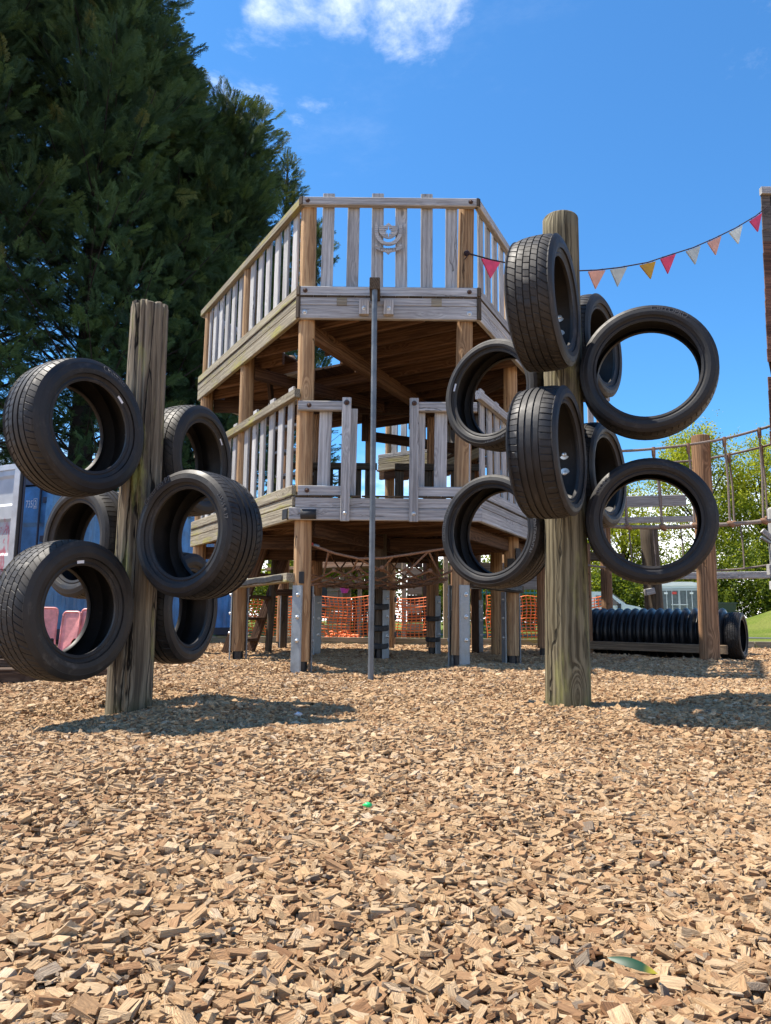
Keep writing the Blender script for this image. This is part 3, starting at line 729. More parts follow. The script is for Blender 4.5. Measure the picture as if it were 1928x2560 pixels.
# posts' own short rails at the back, seen edge on
side(LC, LB, GREY, ZU, [(.2, 1.7, 6)])
side(RC, RB, GREY, ZU, [(.2, 1.6, 6)])
# corner cover strips
for (x, y), n in ((FL, (-.5, -.86)), (FR, (.55, -.83))):
    for z0, z1 in ((ZU - .222, ZU - .002), (ZU + .02, ZU + .112), (ZU + .998, ZU + 1.082)):
        q = Vector((x, y, 0)) + Vector((n[0], n[1], 0)) * -.012
        board('corner_block', (q.x, q.y, z0), (q.x, q.y, z1), .045, .045, DARKW, tw, up=(n[0], n[1], 0))

# lower deck: left and right sides, front in two short bays with an opening
side(FL, LC, GREYL, ZL, [(.13, 1.62, 6), (1.78, 3.25, 6)])
a0 = Vector((*FL, 0)); zf = ZL
Pf = lambda s, o, z: Vector((FL[0] + s, FL[1] - o, z))
LW = FR[0] - FL[0]
board('fascia', Pf(-.03, -.016, zf - .165), Pf(LW + .01, -.016, zf - .165), .05, .118, GREY, tw)
board('fascia', Pf(.03, -.024, zf - .054), Pf(LW, -.024, zf - .054), .046, .098, GREY, tw)
for i in range(14): board('deck_end', Pf(.03 + i * .128, -.004, zf + .009), Pf(.03 + i * .128 + .122, -.004, zf + .009), .035, .016, DARKW, tw)
for s0, s1 in ((.05, .47), (1.21, 1.79)):
    board('kick_board', Pf(s0, -.02, zf + .062), Pf(s1, -.02, zf + .062), .05, .098, GREY, tw)
    board('hand_rail', Pf(s0 - .02, -.022, zf + .91), Pf(s1 + .06 if s0 < 1 else s1, -.022, zf + .91), .06, .095, GREY, tw)
for s in (.51, 1.17):
    board('gate_post', Pf(s, .016, zf - .235), Pf(s, .016, zf + .985), .045, .088, GREY, tw, up=(1, 0, 0))
    bolt(Pf(s, .04, zf - .16), (0, -1, 0), tw, DOME); bolt(Pf(s, .042, zf + .93), (0, -1, 0), tw, RDOME, 1.1)
    me = board_mesh(.06, .004, .06, GALV); put('washer_plate', me, tw, Matrix.Translation(Pf(s, .0405, zf + .93)) @ Matrix.Rotation(R(45), 4, 'Y'))
for s in (.29, .57, 1.24, 1.43, 1.66): board('slat', Pf(s, -.075, zf + .02), Pf(s + .01, -.075, zf + .9), .028, .125 if s not in (.57, 1.24) else .07, GREY, tw, up=(1, 0, 0))
side(FR, RC, GREY, ZL, [(.13, 1.58, 6), (1.74, 3.15, 6)])
# back railing of the lower deck stands at the middle of the tower and is dark
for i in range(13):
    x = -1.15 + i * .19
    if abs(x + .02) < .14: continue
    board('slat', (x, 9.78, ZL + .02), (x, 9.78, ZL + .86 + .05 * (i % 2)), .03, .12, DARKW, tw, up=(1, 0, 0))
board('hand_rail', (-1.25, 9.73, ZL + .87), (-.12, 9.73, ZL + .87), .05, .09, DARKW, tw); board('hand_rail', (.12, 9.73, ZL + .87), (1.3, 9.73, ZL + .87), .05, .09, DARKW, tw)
# rear half-landing between the two decks
log('post', (-.24, 11.0, 1.6), (-.24, 11.0, 3.42), .08, .075, BARKED, tw, 61, seg=16, rings=8)
board('hanging_board', (-.31, 10.5, 3.04), (-.31, 10.5, 3.46), .04, .10, BROWN, tw, up=(1, 0, 0))
log('post', (.08, 12.3, -.05), (.06, 12.3, 3.9), .088, .08, ORANGE, tw, 62, seg=18, rings=10)
for z, h, m_ in ((2.98, .11, GREYL), (3.085, .09, GREYL), (3.17, .07, GREY)): board('fascia', (-.12, 12.12, z), (1.15, 11.35, z + .01), .05, h, m_, tw)
board('hand_rail', (-.12, 12.12, 3.95), (1.15, 11.35, 3.95), .05, .09, GREY, tw)
for i in range(7): board('slat', (.14 + i * .15, 11.95 - i * .09, 3.15), (.14 + i * .15, 11.95 - i * .09, 4.0), .028, .11, GREY, tw, up=(.86, -.5, 0))
board('bearer', (-.2, 11.35, 3.32), (1.1, 10.85, 3.02), .06, .15, BROWN, tw); board('bearer', (-.1, 12.2, 2.86), (1.2, 11.45, 2.86), .06, .13, BROWN, tw)
for i in range(9): board('deck_board', (-.1 + i * .14, 12.2 - i * .085, 2.96), (.35 + i * .14, 13.0 - i * .085, 2.96), .13, .03, BROWN, tw)
log('post', (1.1, 11.5, -.05), (1.1, 11.5, 3.4), .085, .08, BARKED, tw, 63, seg=16, rings=8)
for (s, o, z, ln, h) in ((.16, .018, zf - .17, .15, .095), ):
    V_, F_ = [], []
    for i in range(9):
        a = math.pi * (i / 8) ; 
        for s_ in (0, 1): V_.append(Pf(s - .075 + .15 * s_, .012 + .022 * math.sin(a), z - .048 + .096 * i / 8))
    for i in range(8): F_.append((2 * i, 2 * i + 1, 2 * i + 3, 2 * i + 2))
    me = mk('tread_pad', V_, F_, BLACK, 60); me.materials[0] = BLACK; o_ = put('rubber_pad', me, tw); sm = o_.modifiers.new('thick', 'SOLIDIFY'); sm.thickness = .006
bq = Vector((*FL, 0)); dl = (Vector((*LC, 0)) - bq).normalized()
board('rubber_pad', bq + dl * .02 + Vector((-.035, -.012, ZL - .165)), bq + dl * .13 + Vector((-.035, -.012, ZL - .165)), .014, .1, BLACK, tw)
bolt(Pf(.14, .008, zf + .062), (0, -1, 0), tw, RDOME); bolt(Pf(.14, .006, zf + .91), (0, -1, 0), tw, RDOME)

# fireman's pole hung from a cantilever beam
board('pole_arm', (-.125, 7.5, ZU + .085), (-.125, 6.62, ZU - .045), .1, .11, DARKW, tw)
for s in (-.235, .01): 
    board('pole_cleat', (s, 7.0, ZU - .20), (s, 7.0, ZU - .05), .05, .1, GREY, tw, up=(1, 0, 0)); bolt((s, 6.974, ZU - .14), (0, -1, 0), tw, DOME, 1.2)
zb = float(gz(-.11, 6.66)) - .05
tube('fire_pole', [(-.115, 6.66, zb), (-.118, 6.66, 1.2), (-.125, 6.66, ZU - .02)], .026, POLE, tw, 20)

# railing crest: shield, star, crescent and a name scroll
def arc(cx, cy, rx, ry, a0, a1, n): return [(cx + rx * math.cos(R(a0 + (a1 - a0) * i / n)), cy + ry * math.sin(R(a0 + (a1 - a0) * i / n))) for i in range(n + 1)]
star = [((.056 if i % 2 == 0 else .02) * math.cos(R(90 + i * 22.5)), .022 + (.056 if i % 2 == 0 else .02) * (1.25 if i % 8 == 0 else 1) * math.sin(R(90 + i * 22.5))) for i in range(16)]
shield = [(-.098, .08), (-.07, .085), (-.035, .085), (0, .117), (.035, .085), (.07, .085), (.102, .072)] + arc(0, .05, .098, .105, 0, -180, 24)
cres = [(-.132, .125)] + arc(0, .045, .108, .145, 170, 370, 26) + [(.132, .125)] + arc(0, .03, .142, .165, 12, -192, 30)
scroll = [(-.145, -.105), (-.118, -.118)] + [(x, -.135 - .035 * (1 - (x / .115) ** 2)) for x in np.linspace(-.11, .11, 9)] + [(.118, -.118), (.145, -.105), (.128, -.125), (.145, -.148)] + [(x, -.18 - .035 * (1 - (abs(x) / .125)) - (.018 if abs(x) < .02 else 0)) for x in np.linspace(.12, -.12, 11)] + [(-.145, -.148), (-.128, -.125)]
cr = put('crest', shape_mesh([shield, star], .006, GREY, 'crest'), tw, Matrix.Translation((0, 7.068, 4.37)) @ Matrix.Rotation(R(90), 4, 'X'))
put('crescent', shape_mesh([cres], .008, GREY, 'crescent'), cr, Matrix.Translation((0, 7.062, 4.37)) @ Matrix.Rotation(R(90), 4, 'X'))
put('scroll', shape_mesh([scroll], .007, GREY, 'scroll'), cr, Matrix.Translation((0, 7.058, 4.37)) @ Matrix.Rotation(R(90), 4, 'X'))
put('lettering', text_mesh('POMPEY', .042, .001, plain('carved_letters', (.11, .10, .095), .9), None, 1.12), cr, Matrix.Translation((0, 7.0505, 4.37 - .192)) @ Matrix.Rotation(R(90), 4, 'X'))

# rails between the posts at knee height, wrapped in tyre tread
def wrapped(a, c, z0, z1, mat):
    r_ = board('balance_rail', (*a, z0), (*c, z1), .09, .085, mat, tw)
    a_, c_ = Vector((*a, z0)), Vector((*c, z1)); d = (c_ - a_).normalized(); n = Vector((d.y, -d.x, 0))
    if n.dot(a_ - Vector((0, 9.3, 0))) < 0: n = -n
    V_, F_ = [], []; k = 44
    for i in range(k + 1):
        p = a_ + (c_ - a_) * (.06 + .88 * i / k); wv = .004 * math.sin(i * 1.1) + (.003 if i % 2 else 0)
        for o, dz in ((.046, .034), (.056, .026), (.058, -.02), (.046, -.03)): V_.append(p + n * (o + wv) + Vector((0, 0, dz + .004 * math.sin(i * .33))))
    for i in range(k):
        for j in range(3): F_.append((i * 4 + j, i * 4 + 4 + j, i * 4 + 5 + j, i * 4 + 1 + j))
    put('tread_strip', mk('tread_strip', V_, F_, BLACK, 30), r_)
wrapped((-.90, 7.10), (-1.66, 8.42), .855, .845, GREYL)
wrapped((.83, 7.18), (1.58, 8.66), .83, .83, DARKW)
board('stay_plate', (-.795, 7.075, .80), (-.795, 7.075, .91), .02, .05, BLACKM, tw, up=(1, 0, 0))
# steep stair inside, behind the left side
for y0, x0 in ((10.72, -1.9), (10.15, -2.12)):
    board('stair_stringer', (x0 - .02, y0, -.03), (x0 + .56, y0 - .35, 1.55), .05, .14, BROWN, tw, up=(0, 0, 1))
for k in range(5):
    t = (k + .6) / 5.4
    board('stair_tread', (-1.91 + .56 * t, 10.72 - .35 * t, 1.58 * t), (-2.13 + .56 * t, 10.14 - .35 * t, 1.58 * t), .15, .045, BROWN, tw)
log('stair_post', (-1.62, 10.5, -.05), (-1.55, 10.5, 1.5), .05, .05, DARKW, tw, 71, seg=10, rings=6)
board('stair_post', (-1.5, 11.2, -.05), (-1.5, 11.2, .85), .09, .09, DARKW, tw); board('stair_landing', (-1.7, 11.1, .86), (-1.1, 11.1, .86), .2, .09, BROWN, tw)
# upper flight seen through the hatch, and trap-door lid
for k, (x, y) in enumerate(((-1.5, 8.75), (-1.05, 8.45))): board('stair_stringer', (x + .1, y + 1.4, 1.65), (x, y + .25, 3.6), .045, .14, BROWN, tw)
for k in range(7):
    t = (k + .5) / 7; board('stair_tread', (-1.4 - .1 * t, 10.15 - 1.15 * t, 1.65 + 1.95 * t), (-.95 - .1 * t, 9.85 - 1.15 * t, 1.65 + 1.95 * t), .15, .04, GREY, tw)
# rubber pads nailed on the right-hand post
for z, a in ((1.1, -1.9), (.92, -1.2), (1.22, -.9), (1.0, -2.3)):
    board('rubber_pad', (1.48 + .092 * math.cos(a), 8.6 + .092 * math.sin(a), z - .08), (1.48 + .092 * math.cos(a), 8.6 + .092 * math.sin(a), z + .08), .012, .085, BLACK, tw, up=(-math.sin(a), math.cos(a), 0))

# ------------------------------------------------------------ climbing net slung under the tower
net = empty('climbing_net', (0, 8.6, .8), 'knotted brown rope climbing net slung under the tower deck', 'rope net')
def nz(u, v):
    """u across, v front to back, both 0..1"""
    return .80 + .10 * u + .38 * abs(2 * v - .9) ** 3.2 * (.35 if v < .45 else 1) + .04 * math.sin(5 * u + 3 * v)
def npt(u, v): return Vector((-.74 + 1.42 * u - .05 * math.sin(6 * v), 7.25 + 2.6 * v + .06 * math.sin(7 * u), nz(u, v)))
frope = [(-.74, 7.2, 1.19), (-.62, 7.2, 1.145), (-.49, 7.2, 1.10), (-.25, 7.2, 1.05), (-.01, 7.2, 1.06), (.25, 7.2, 1.10), (.54, 7.2, 1.15), (.76, 7.2, 1.19)]
tube('edge_rope', frope, .013, ROPE, net, 8)
nk = 6; KV, KF = [], []
def knot(p, s=.024):
    b_ = len(KV)
    for a in range(6):
        for (r_, h) in ((.5, -1), (1, 0), (.5, 1)): KV.append(p + Vector((math.cos(a * 1.047) * r_ * s, math.sin(a * 1.047) * r_ * s, h * s * .8)))
    for a in range(6):
        c_ = (a + 1) % 6
        for h in (0, 1): KF.append((b_ + a * 3 + h, b_ + c_ * 3 + h, b_ + c_ * 3 + h + 1, b_ + a * 3 + h + 1))
for k in range(-nk + 1, nk):
    for sgn in (1, -1):
        pts = []
        for i in range(25):
            v = i / 24; u = (k / nk + v * 1.0) if sgn > 0 else (1 - k / nk - v)
            if -.001 <= u <= 1.001: pts.append(npt(u, v))
        if len(pts) > 3: tube('net_rope', pts, .0105, ROPE, net, 6)
for i in range(nk + 1):
    for j in range(2 * nk + 1):
        u, v = i / nk + (.5 / nk if j % 2 else 0), j / (2 * nk)
        if u <= 1.001: knot(npt(u, v))
put('knots', mk('knots', KV, KF, ROPE, 180), net)['kind'] = 'stuff'
for i, s in enumerate((.22, .42, .62, .8)):
    k = s * 7; a = int(k); f = k - a; q = Vector(frope[a]).lerp(Vector(frope[a + 1]), f)
    tube('net_rope', [q, npt(max(0, s - .12), .04)], .011, ROPE, net, 6)
    if i % 2: tube('net_rope', [q, npt(min(1, s + .12), .05)], .011, ROPE, net, 6)
put('shackle', lathe_mesh([(.012, 0), (.016, .01), (.016, .05), (.01, .06)], GALV, 10, 40, 'shackle'), net, Matrix.Translation((-.70, 7.2, 1.18)) @ Matrix.Rotation(R(105), 4, 'Y'))
put('shackle', lathe_mesh([(.010, 0), (.013, .008), (.012, .03), (.008, .034)], plain('red_plastic', (.5, .05, .05), .4), 10, 40, 'shackle'), net, Matrix.Translation((-.735, 7.19, 1.195)) @ Matrix.Rotation(R(105), 4, 'Y'))

# ------------------------------------------------------------ side platform behind the tower, on the right
sp = empty('side_platform', (2.4, 10.4, 0), 'small timber side platform with slatted railing behind the right tyre post', 'platform')
def rail_run(a, c, zf, par, n, h=1.0, mat=GREY, fmat=GREYL):
    a, c = Vector((*a, 0)), Vector((*c, 0)); d = (c - a).normalized(); L = (c - a).length; nn = Vector((d.y, -d.x, 0))
    if nn.y > 0: nn = -nn
    P = lambda s, o, z: a + d * s + nn * o + Vector((0, 0, z))
    board('fascia', P(0, 0, zf - .11), P(L, 0, zf - .11), .045, .2, fmat, par); board('kick_board', P(0, .004, zf + .09), P(L, .004, zf + .09), .05, .1, mat, par)
    board('hand_rail', P(0, .004, zf + h), P(L, .004, zf + h), .06, .09, mat, par)
    for i in range(n): board('slat', P(L * (i + .5) / n, -.05, zf + .03), P(L * (i + .5) / n, -.05, zf + h + (.1 if i % 2 else .02)), .028, .12, mat, par, up=tuple(d))
Q1, Q2, Q0 = (1.47, 9.98), (3.5, 11.3), (.85, 11.3)
rail_run(Q1, Q2, 2.98, sp, 10, .98); rail_run(Q1, Q0, 2.98, sp, 5, .98)
for i, (x, y) in enumerate((Q1, (2.5, 10.62), (3.35, 11.25), (2.9, 12.2))): log('post', (x + .05, y + .12, -.05), (x + .05, y + .12, 3.95), .085, .08, BARKED if i else ORANGE, sp, 80 + i, seg=18, rings=8)
for k in range(9): board('deck_board', (1.3 + k * .25, 10.2 + k * .14, 2.93), (.95 + k * .25, 11.3 + k * .14, 2.93), .22, .035, BROWN, sp)
board('bearer', (1.5, 10.15, 2.78), (3.5, 11.42, 2.78), .06, .16, BROWN, sp)
lp = empty('low_platform', (2.0, 11.2, 0), 'low grey timber platform edge seen through the lower left tyre of the tall post', 'platform')
for z, m_ in ((1.27, GREY), (1.12, GREY), (1.0, GREY)): board('fascia', (1.25, 11.0, z), (2.75, 11.15, z), .045, .12, m_, lp)
for x in (1.35, 2.65): board('post', (x, 11.1, -.04), (x, 11.1, 1.3), .1, .1, BROWN, lp)
board('rubber_pad', (1.62, 10.97, 1.03), (1.62, 10.97, 1.12), .012, .09, BLACK, lp)
# square posts carrying the bridge end
for i, (x, y, h, mat) in enumerate(((2.83, 10.35, 1.55, BARKED), (2.95, 8.9, 0, None))):
    if mat: tag(log('bridge_post', (x, y, -.05), (x, y, h), .05 if i == 0 else .075, .05 if i == 0 else .07, mat, None, 90 + i, seg=18, rings=8), 'slim red-brown timber post just right of the tall tyre post', 'post')
board_ = board('bridge_beam', (2.45, 10.2, 1.38), (3.4, 10.55, 1.38), .07, .12, DARKW, None); tag(board_, 'short dark timber beam between two posts behind the lower right tyre', 'beam')

# ------------------------------------------------------------ rope bridge
rb = empty('rope_bridge', (3.6, 8.6, 1.5), 'rope bridge with knotted handrails and hanging ropes in front of green trees', 'rope bridge')
def strand(name, pts, r, n=26):
    pts = [Vector(p) for p in pts]; out = []
    for i in range(n + 1):
        t = i / n * (len(pts) - 1); a = min(int(t), len(pts) - 2); out.append(pts[a].lerp(pts[a + 1], t - a))
    for _ in range(6): out = [out[0]] + [(out[i - 1] + out[i] * 2 + out[i + 1]) / 4 for i in range(1, len(out) - 1)] + [out[-1]]
    return tube(name, out, r, ROPEG, rb, 8), out
h1, H1 = strand('hand_rope', [(1.75, 8.3, 2.40), (2.64, 8.3, 2.40), (3.08, 8.3, 2.44), (3.47, 8.3, 2.49), (3.88, 8.3, 2.56), (4.30, 8.3, 2.68), (4.75, 8.3, 2.83)], .0155)
h2, H2 = strand('hand_rope', [(1.9, 9.2, 2.46), (2.8, 9.2, 2.44), (3.6, 9.2, 2.48), (3.94, 9.2, 2.51), (4.35, 9.2, 2.58), (4.91, 9.2, 2.73), (5.2, 9.2, 2.83)], .0145)
f1, F1 = strand('foot_rope', [(1.7, 8.3, 1.60), (2.61, 8.3, 1.53), (3.10, 8.3, 1.53), (3.85, 8.3, 1.57), (4.26, 8.3, 1.61), (4.75, 8.3, 1.66)], .0235)
f2, F2 = strand('foot_rope', [(1.9, 9.2, 1.74), (2.8, 9.2, 1.66), (3.6, 9.2, 1.63), (4.4, 9.2, 1.70), (5.2, 9.2, 1.84)], .012)
l1, L1 = strand('low_rope', [(2.2, 9.2, 1.2), (3.2, 9.2, 1.09), (4.19, 9.2, 1.12), (4.45, 9.2, 1.14), (5.2, 9.2, 1.26)], .012)
def at_x(P_, x):
    for a, c in zip(P_, P_[1:]):
        if a.x <= x <= c.x: return a.lerp(c, (x - a.x) / (c.x - a.x))
    return P_[-1]
def dropper(A, B, x0, x1, r=.0125, sleeve=True):
    p, q = at_x(A, x0), at_x(B, x1)
    m_ = (p + q) / 2 + Vector((.012, 0, 0))
    tube('hanging_rope', [p, p.lerp(m_, .6), m_, m_.lerp(q, .6), q], r, ROPEG, rb, 7)
    if sleeve: tube('rope_sleeve', [p + Vector((0, 0, .02)), p - Vector((0, 0, .01)), p - Vector((0, 0, .075)), p - Vector((0, 0, .10))], [.019, .024, .023, .017], ROPE, rb, 8)
    tube('knot', [q + Vector((-.035, 0, .02)), q + Vector((-.012, -.012, .012)), q + Vector((.018, -.014, -.01)), q + Vector((.04, 0, -.03))], [.016, .032, .032, .014], ROPE, rb, 8)
for x0, x1 in ((1.85, 1.9), (2.25, 2.33), (2.69, 2.74), (3.07, 3.13), (3.47, 3.5), (3.89, 3.9), (4.30, 4.28)): dropper(H1, F1, x0, x1)
for x0 in (2.2, 2.62, 3.0, 3.45, 3.94, 4.36, 4.78): dropper(H2, F2, x0, x0 + .02, .012)
for x0 in (2.4, 2.75, 3.05, 3.35, 3.7, 4.1, 4.45, 4.8): 
    p, q = at_x(F2, x0), at_x(L1, x0 + .02); tube('hanging_rope', [p, (p + q) / 2 + Vector((.008, 0, 0)), q], .009, ROPEG, rb, 6)
bp = log('bridge_post', (3.775, 8.72, -.08), (3.80, 8.72, 2.70), .112, .105, BARKED, None, 101, seg=26, rings=18, dome=.12); tag(bp, 'thick red-brown round post standing in front of the corrugated tunnel', 'post')
p_ = log('bridge_post', (4.40, 12.1, -.05), (4.34, 12.1, 2.02), .15, .14, DARKW, None, 102, seg=22, rings=10); tag(p_, 'broad dark weathered pole with step blocks behind the lower right tyre', 'post')
for z, x in ((.95, 4.18), (1.27, 4.16)): board('step_block', (x, 11.93, z), (x + .14, 11.93, z + .03), .12, .1, GREY, p_)
for (z, x0, x1, h) in ((2.27, 2.6, 4.52, .17), (1.99, 2.6, 4.62, .09)):
    o = board('cross_board', (x0, 11.0, z - .04), (x1, 11.0, z + .03), .045, h, GREY, None); tag(o, ('broad grey board framed by the lower right tyre of the tall post, upper of two' if h > .1 else 'narrow grey board framed by the lower right tyre of the tall post, lower of two'), 'board')
o = board('low_beam', (3.3, 10.3, 1.10), (5.6, 10.3, 1.15), .06, .095, GREY, None); tag(o, 'long grey beam running level under the rope bridge', 'beam')

# ------------------------------------------------------------ shingled tower at the right edge
rt2 = empty('shingled_tower', (5.4, 9, 0), 'tower clad in brown wooden shingles at the right edge of the picture', 'tower')
SHING = wood('cedar_shingle', (.20, .10, .065), (.06, .032, .024), .7, var=.5); SHING2 = wood('grey_shingle', (.17, .145, .125), (.06, .05, .045), .7, var=.4)
for zone, (z0, z1, xl0, xl1) in enumerate(((3.42, 5.46, 4.33, 4.385), (2.45, 3.24, 4.30, 4.325))):
    rows = int((z1 - z0) / .14)
    board('wall_core', (xl1 + .03, 8.12, (z0 + z1) / 2), (6.2, 8.12, (z0 + z1) / 2), .04, z1 - z0 - .02, DARKW, rt2)
    board('wall_core', (xl1 + .09, 8.16, (z0 + z1) / 2), (xl1 + 1.15, 9.9, (z0 + z1) / 2), .04, z1 - z0 - .02, DARKW, rt2)
    for r_ in range(rows):
        z = z0 + (r_ + .5) * (z1 - z0) / rows; xl = xl0 + (xl1 - xl0) * (r_ / rows); off = .06 if r_ % 2 else 0
        for c_ in range(5):
            x0 = xl + max(0, c_ * .17 - off); x1 = xl + (c_ + 1) * .17 - off - .008
            o = board('shingle', (x0, 8.075 - .01 * random.random(), z), (x1, 8.07, z), .016, .155, SHING2 if (zone == 0 and r_ >= rows - 4) else SHING, rt2)
        board('shingle', (xl + .03, 8.1, z), (xl + 1.08, 9.9, z), .014, .15, SHING, rt2)
board('top_board', (4.37, 8.05, 5.50), (6.2, 8.05, 5.50), .06, .09, GREY, rt2)
for x, y, h in ((4.83, 9.1, 1.86), (4.78, 8.24, 5.4), (6.1, 8.2, 5.4), (6.1, 9.8, 5.4)): log('post', (x, y, -.05), (x, y, h), .085, .08, GREY, rt2, int(x * 9), seg=18, rings=8, dome=.6)
board('rope_bracket', (4.6, 9.0, 1.52), (4.72, 9.0, 1.44), .05, .03, GALV, rt2); board('platform_beam', (4.66, 9.0, 1.12), (6.1, 9.0, 1.12), .07, .13, GREY, rt2); board('platform_beam', (4.68, 9.0, .93), (6.1, 9.0, .93), .07, .10, GREY, rt2)
board('diagonal_brace', (4.62, 9.0, 1.6), (4.95, 9.0, 1.3), .05, .06, GREY, rt2)

# ------------------------------------------------------------ bunting
bu = empty('bunting', (2.6, 7.55, 4.3), 'string of small triangular wooden flags strung from tower to shingled tower', 'bunting')
BP = [(.803, 7.08, 4.174), (1.058, 7.172, 4.153), (1.463, 7.285, 4.131), (1.912, 7.406, 4.152), (2.245, 7.493, 4.212), (2.505, 7.559, 4.276), (2.853, 7.646, 4.384), (3.106, 7.708, 4.499), (3.424, 7.784, 4.638), (3.698, 7.848, 4.787), (3.979, 7.912, 4.952), (4.25, 7.972, 5.138), (4.41, 8.0, 5.275)]
tube('cord', BP, .007, ROPED, bu, 6)
put('cord_knot', lathe_mesh([(.008, -.03), (.028, -.015), (.03, .01), (.012, .03)], ROPED, 10, 60, 'knot'), bu, Matrix.Translation((.80, 7.075, 4.17)))
tube('cord_tail', [(.80, 7.06, 4.16), (.80, 7.05, 4.12), (.775, 7.05, 4.09)], .006, ROPED, bu, 6)
FC = {'pink': (.62, .055, .13), 'peach': (.62, .33, .24), 'grey': (.42, .47, .45), 'mustard': (.50, .27, .02), 'white': (.62, .66, .58)}
FM = {k: plain('flag_' + k, c, .7, 0, 14, .15, .15) for k, c in FC.items()}
for i, k in ((1, 'pink'), (2, 'grey'), (4, 'peach'), (5, 'grey'), (6, 'mustard'), (7, 'pink'), (8, 'grey'), (9, 'peach'), (10, 'white'), (11, 'pink')):
    c = Vector(BP[i]); d = (Vector(BP[i + 1]) - Vector(BP[i - 1])).normalized(); n = d.cross(Vector((0, 0, 1))).normalized(); w_ = .105; hh = .205
    tip = c + d * random.uniform(-.01, .02) - Vector((0, 0, hh)) - n * random.uniform(-.02, .03)
    tri = [c - d * w_ - Vector((0, 0, .012)), c + d * w_ - Vector((0, 0, .012)), tip]
    V_ = [p + n * s for s in (.009, -.009) for p in tri]
    f_ = put('flag', mk('flag', V_, [(0, 1, 2), (5, 4, 3), (0, 3, 4, 1), (1, 4, 5, 2), (2, 5, 3, 0)], FM[k]), bu); f_['label'] = k + ' triangular wooden flag'
    for s in (-.07, .07): tube('tie', [c + d * s + Vector((0, 0, .012)), c + d * s - Vector((0, 0, .03))], .0035, ROPED, f_, 5)

# ------------------------------------------------------------ corrugated tunnel
tn = empty('play_tunnel', (3.6, 10.05, 0), 'black corrugated plastic crawl tunnel lying on the wood chips', 'tunnel')
PIPE = plain('black_plastic_pipe', (.010, .011, .013), .38, 0, 8, .4, .1, .35)
T0, T1 = Vector((4.42, 9.62, .335)), Vector((2.62, 10.95, .335)); TL = (T1 - T0).length
prof = []; k = 20; px_ = TL / k
for i in range(k):
    for f_, rr in ((0, .262), (.12, .265), (.22, .30), (.32, .322), (.5, .332), (.68, .322), (.78, .30), (.88, .265)): prof.append((rr, (i + f_) * px_))
V_, F_ = [], []; sg = 40
for rr, z in prof:
    for j in range(sg):
        a = 2 * math.pi * j / sg; V_.append((rr * math.cos(a), rr * math.sin(a), z))
for i in range(len(prof) - 1):
    for j in range(sg): F_.append((i * sg + j, i * sg + (j + 1) % sg, (i + 1) * sg + (j + 1) % sg, (i + 1) * sg + j))
TM = Matrix.Translation(T0) @ (T1 - T0).to_track_quat('Z', 'Y').to_matrix().to_4x4()
o = put('pipe', mk('pipe', V_, F_, PIPE, 70), tn, TM); sm = o.modifiers.new('wall', 'SOLIDIFY'); sm.thickness = .01
d_ = (T1 - T0).normalized()
Mt = Matrix.Translation(T0 - d_ * .09 + Vector((0, 0, -.02))) @ (-d_).to_track_quat('Z', 'Y').to_matrix().to_4x4()
put('end_tyre', tyre_mesh(.30, .19, .68, RUB, 1, 33), tn, Mt)
side_n = Vector((d_.y, -d_.x, 0)); side_n = side_n if side_n.y < 0 else -side_n
for s in (-1, 1):
    a = T0 + side_n * .36 * s - d_ * .05; c = T1 + side_n * .36 * s
    board('side_rail', (a.x, a.y, .145), (c.x, c.y, .16), .09, .11, DARKW if s < 0 else TUNR, tn)

# ------------------------------------------------------------ blue shipping container
bc = empty('shipping_container', (-5.5, 14, 0), 'dark blue corrugated shipping container beneath the conifers', 'container')
BLUE = plain('blue_container_paint', (.07, .225, .46), .5, 0, 2.2, .35, .1); BLUED = plain('dark_blue_frame_paint', (.012, .02, .05), .5, 0, 6, .3)
CM = Matrix.Translation((-5.10, 11.2, 0)) @ Matrix.Rotation(math.atan2(.96, .28), 4, 'Z')      # local X along the long side, +Y to the left
CL, CW, CH, ZB = 6.06, 2.44, 2.62, .12
V_, F_ = [], []; n_ = 22; pw = (CL - .24) / n_
xs_ = []
for i in range(n_):
    for f_, dpt in ((0, 0), (.27, 0), (.5, .036), (.77, .036)): xs_.append((.12 + (i + f_) * pw, .02 + dpt))
xs_.append((CL - .12, .02))
for x, y in xs_: V_ += [(x, y, ZB + .15), (x, y, CH - .1)]
for i in range(len(xs_) - 1): F_.append((2 * i, 2 * i + 2, 2 * i + 3, 2 * i + 1))
put('side_wall', mk('side_wall', V_, F_, BLUE), bc, CM)
V_, F_ = [], []
box_geo((.1, CW - .06, ZB + .1), (CL - .1, CW - .02, CH - .05), V_, F_); box_geo((.05, .05, CH - .06), (CL - .05, CW - .05, CH - .02), V_, F_); box_geo((CL - .06, .05, ZB + .1), (CL - .02, CW - .05, CH - .05), V_, F_); box_geo((.05, .06, ZB + .02), (CL - .05, CW - .06, ZB + .1), V_, F_)
put('body_shell', mk('body_shell', V_, F_, BLUE), bc, CM)
for x in (0, CL - .12):
    for y in (0, CW - .12):
        V_, F_ = [], []; box_geo((x, y, ZB), (x + .12, y + .12, CH), V_, F_); put('corner_post', mk('corner_post', V_, F_, BLUE), bc, CM)
for z0, z1, mt in ((ZB, ZB + .16, BLUED), (CH - .11, CH + .003, BLUE)):
    V_, F_ = [], []; box_geo((.121, .003, z0 + .003), (CL - .121, .09, z1 - .003), V_, F_); put('rail', mk('rail', V_, F_, mt), bc, CM)
V_, F_ = [], []; box_geo((-.004, .121, CH - .13), (.11, CW - .121, CH - .004), V_, F_); put('door_header', mk('door_header', V_, F_, BLUED), bc, CM)
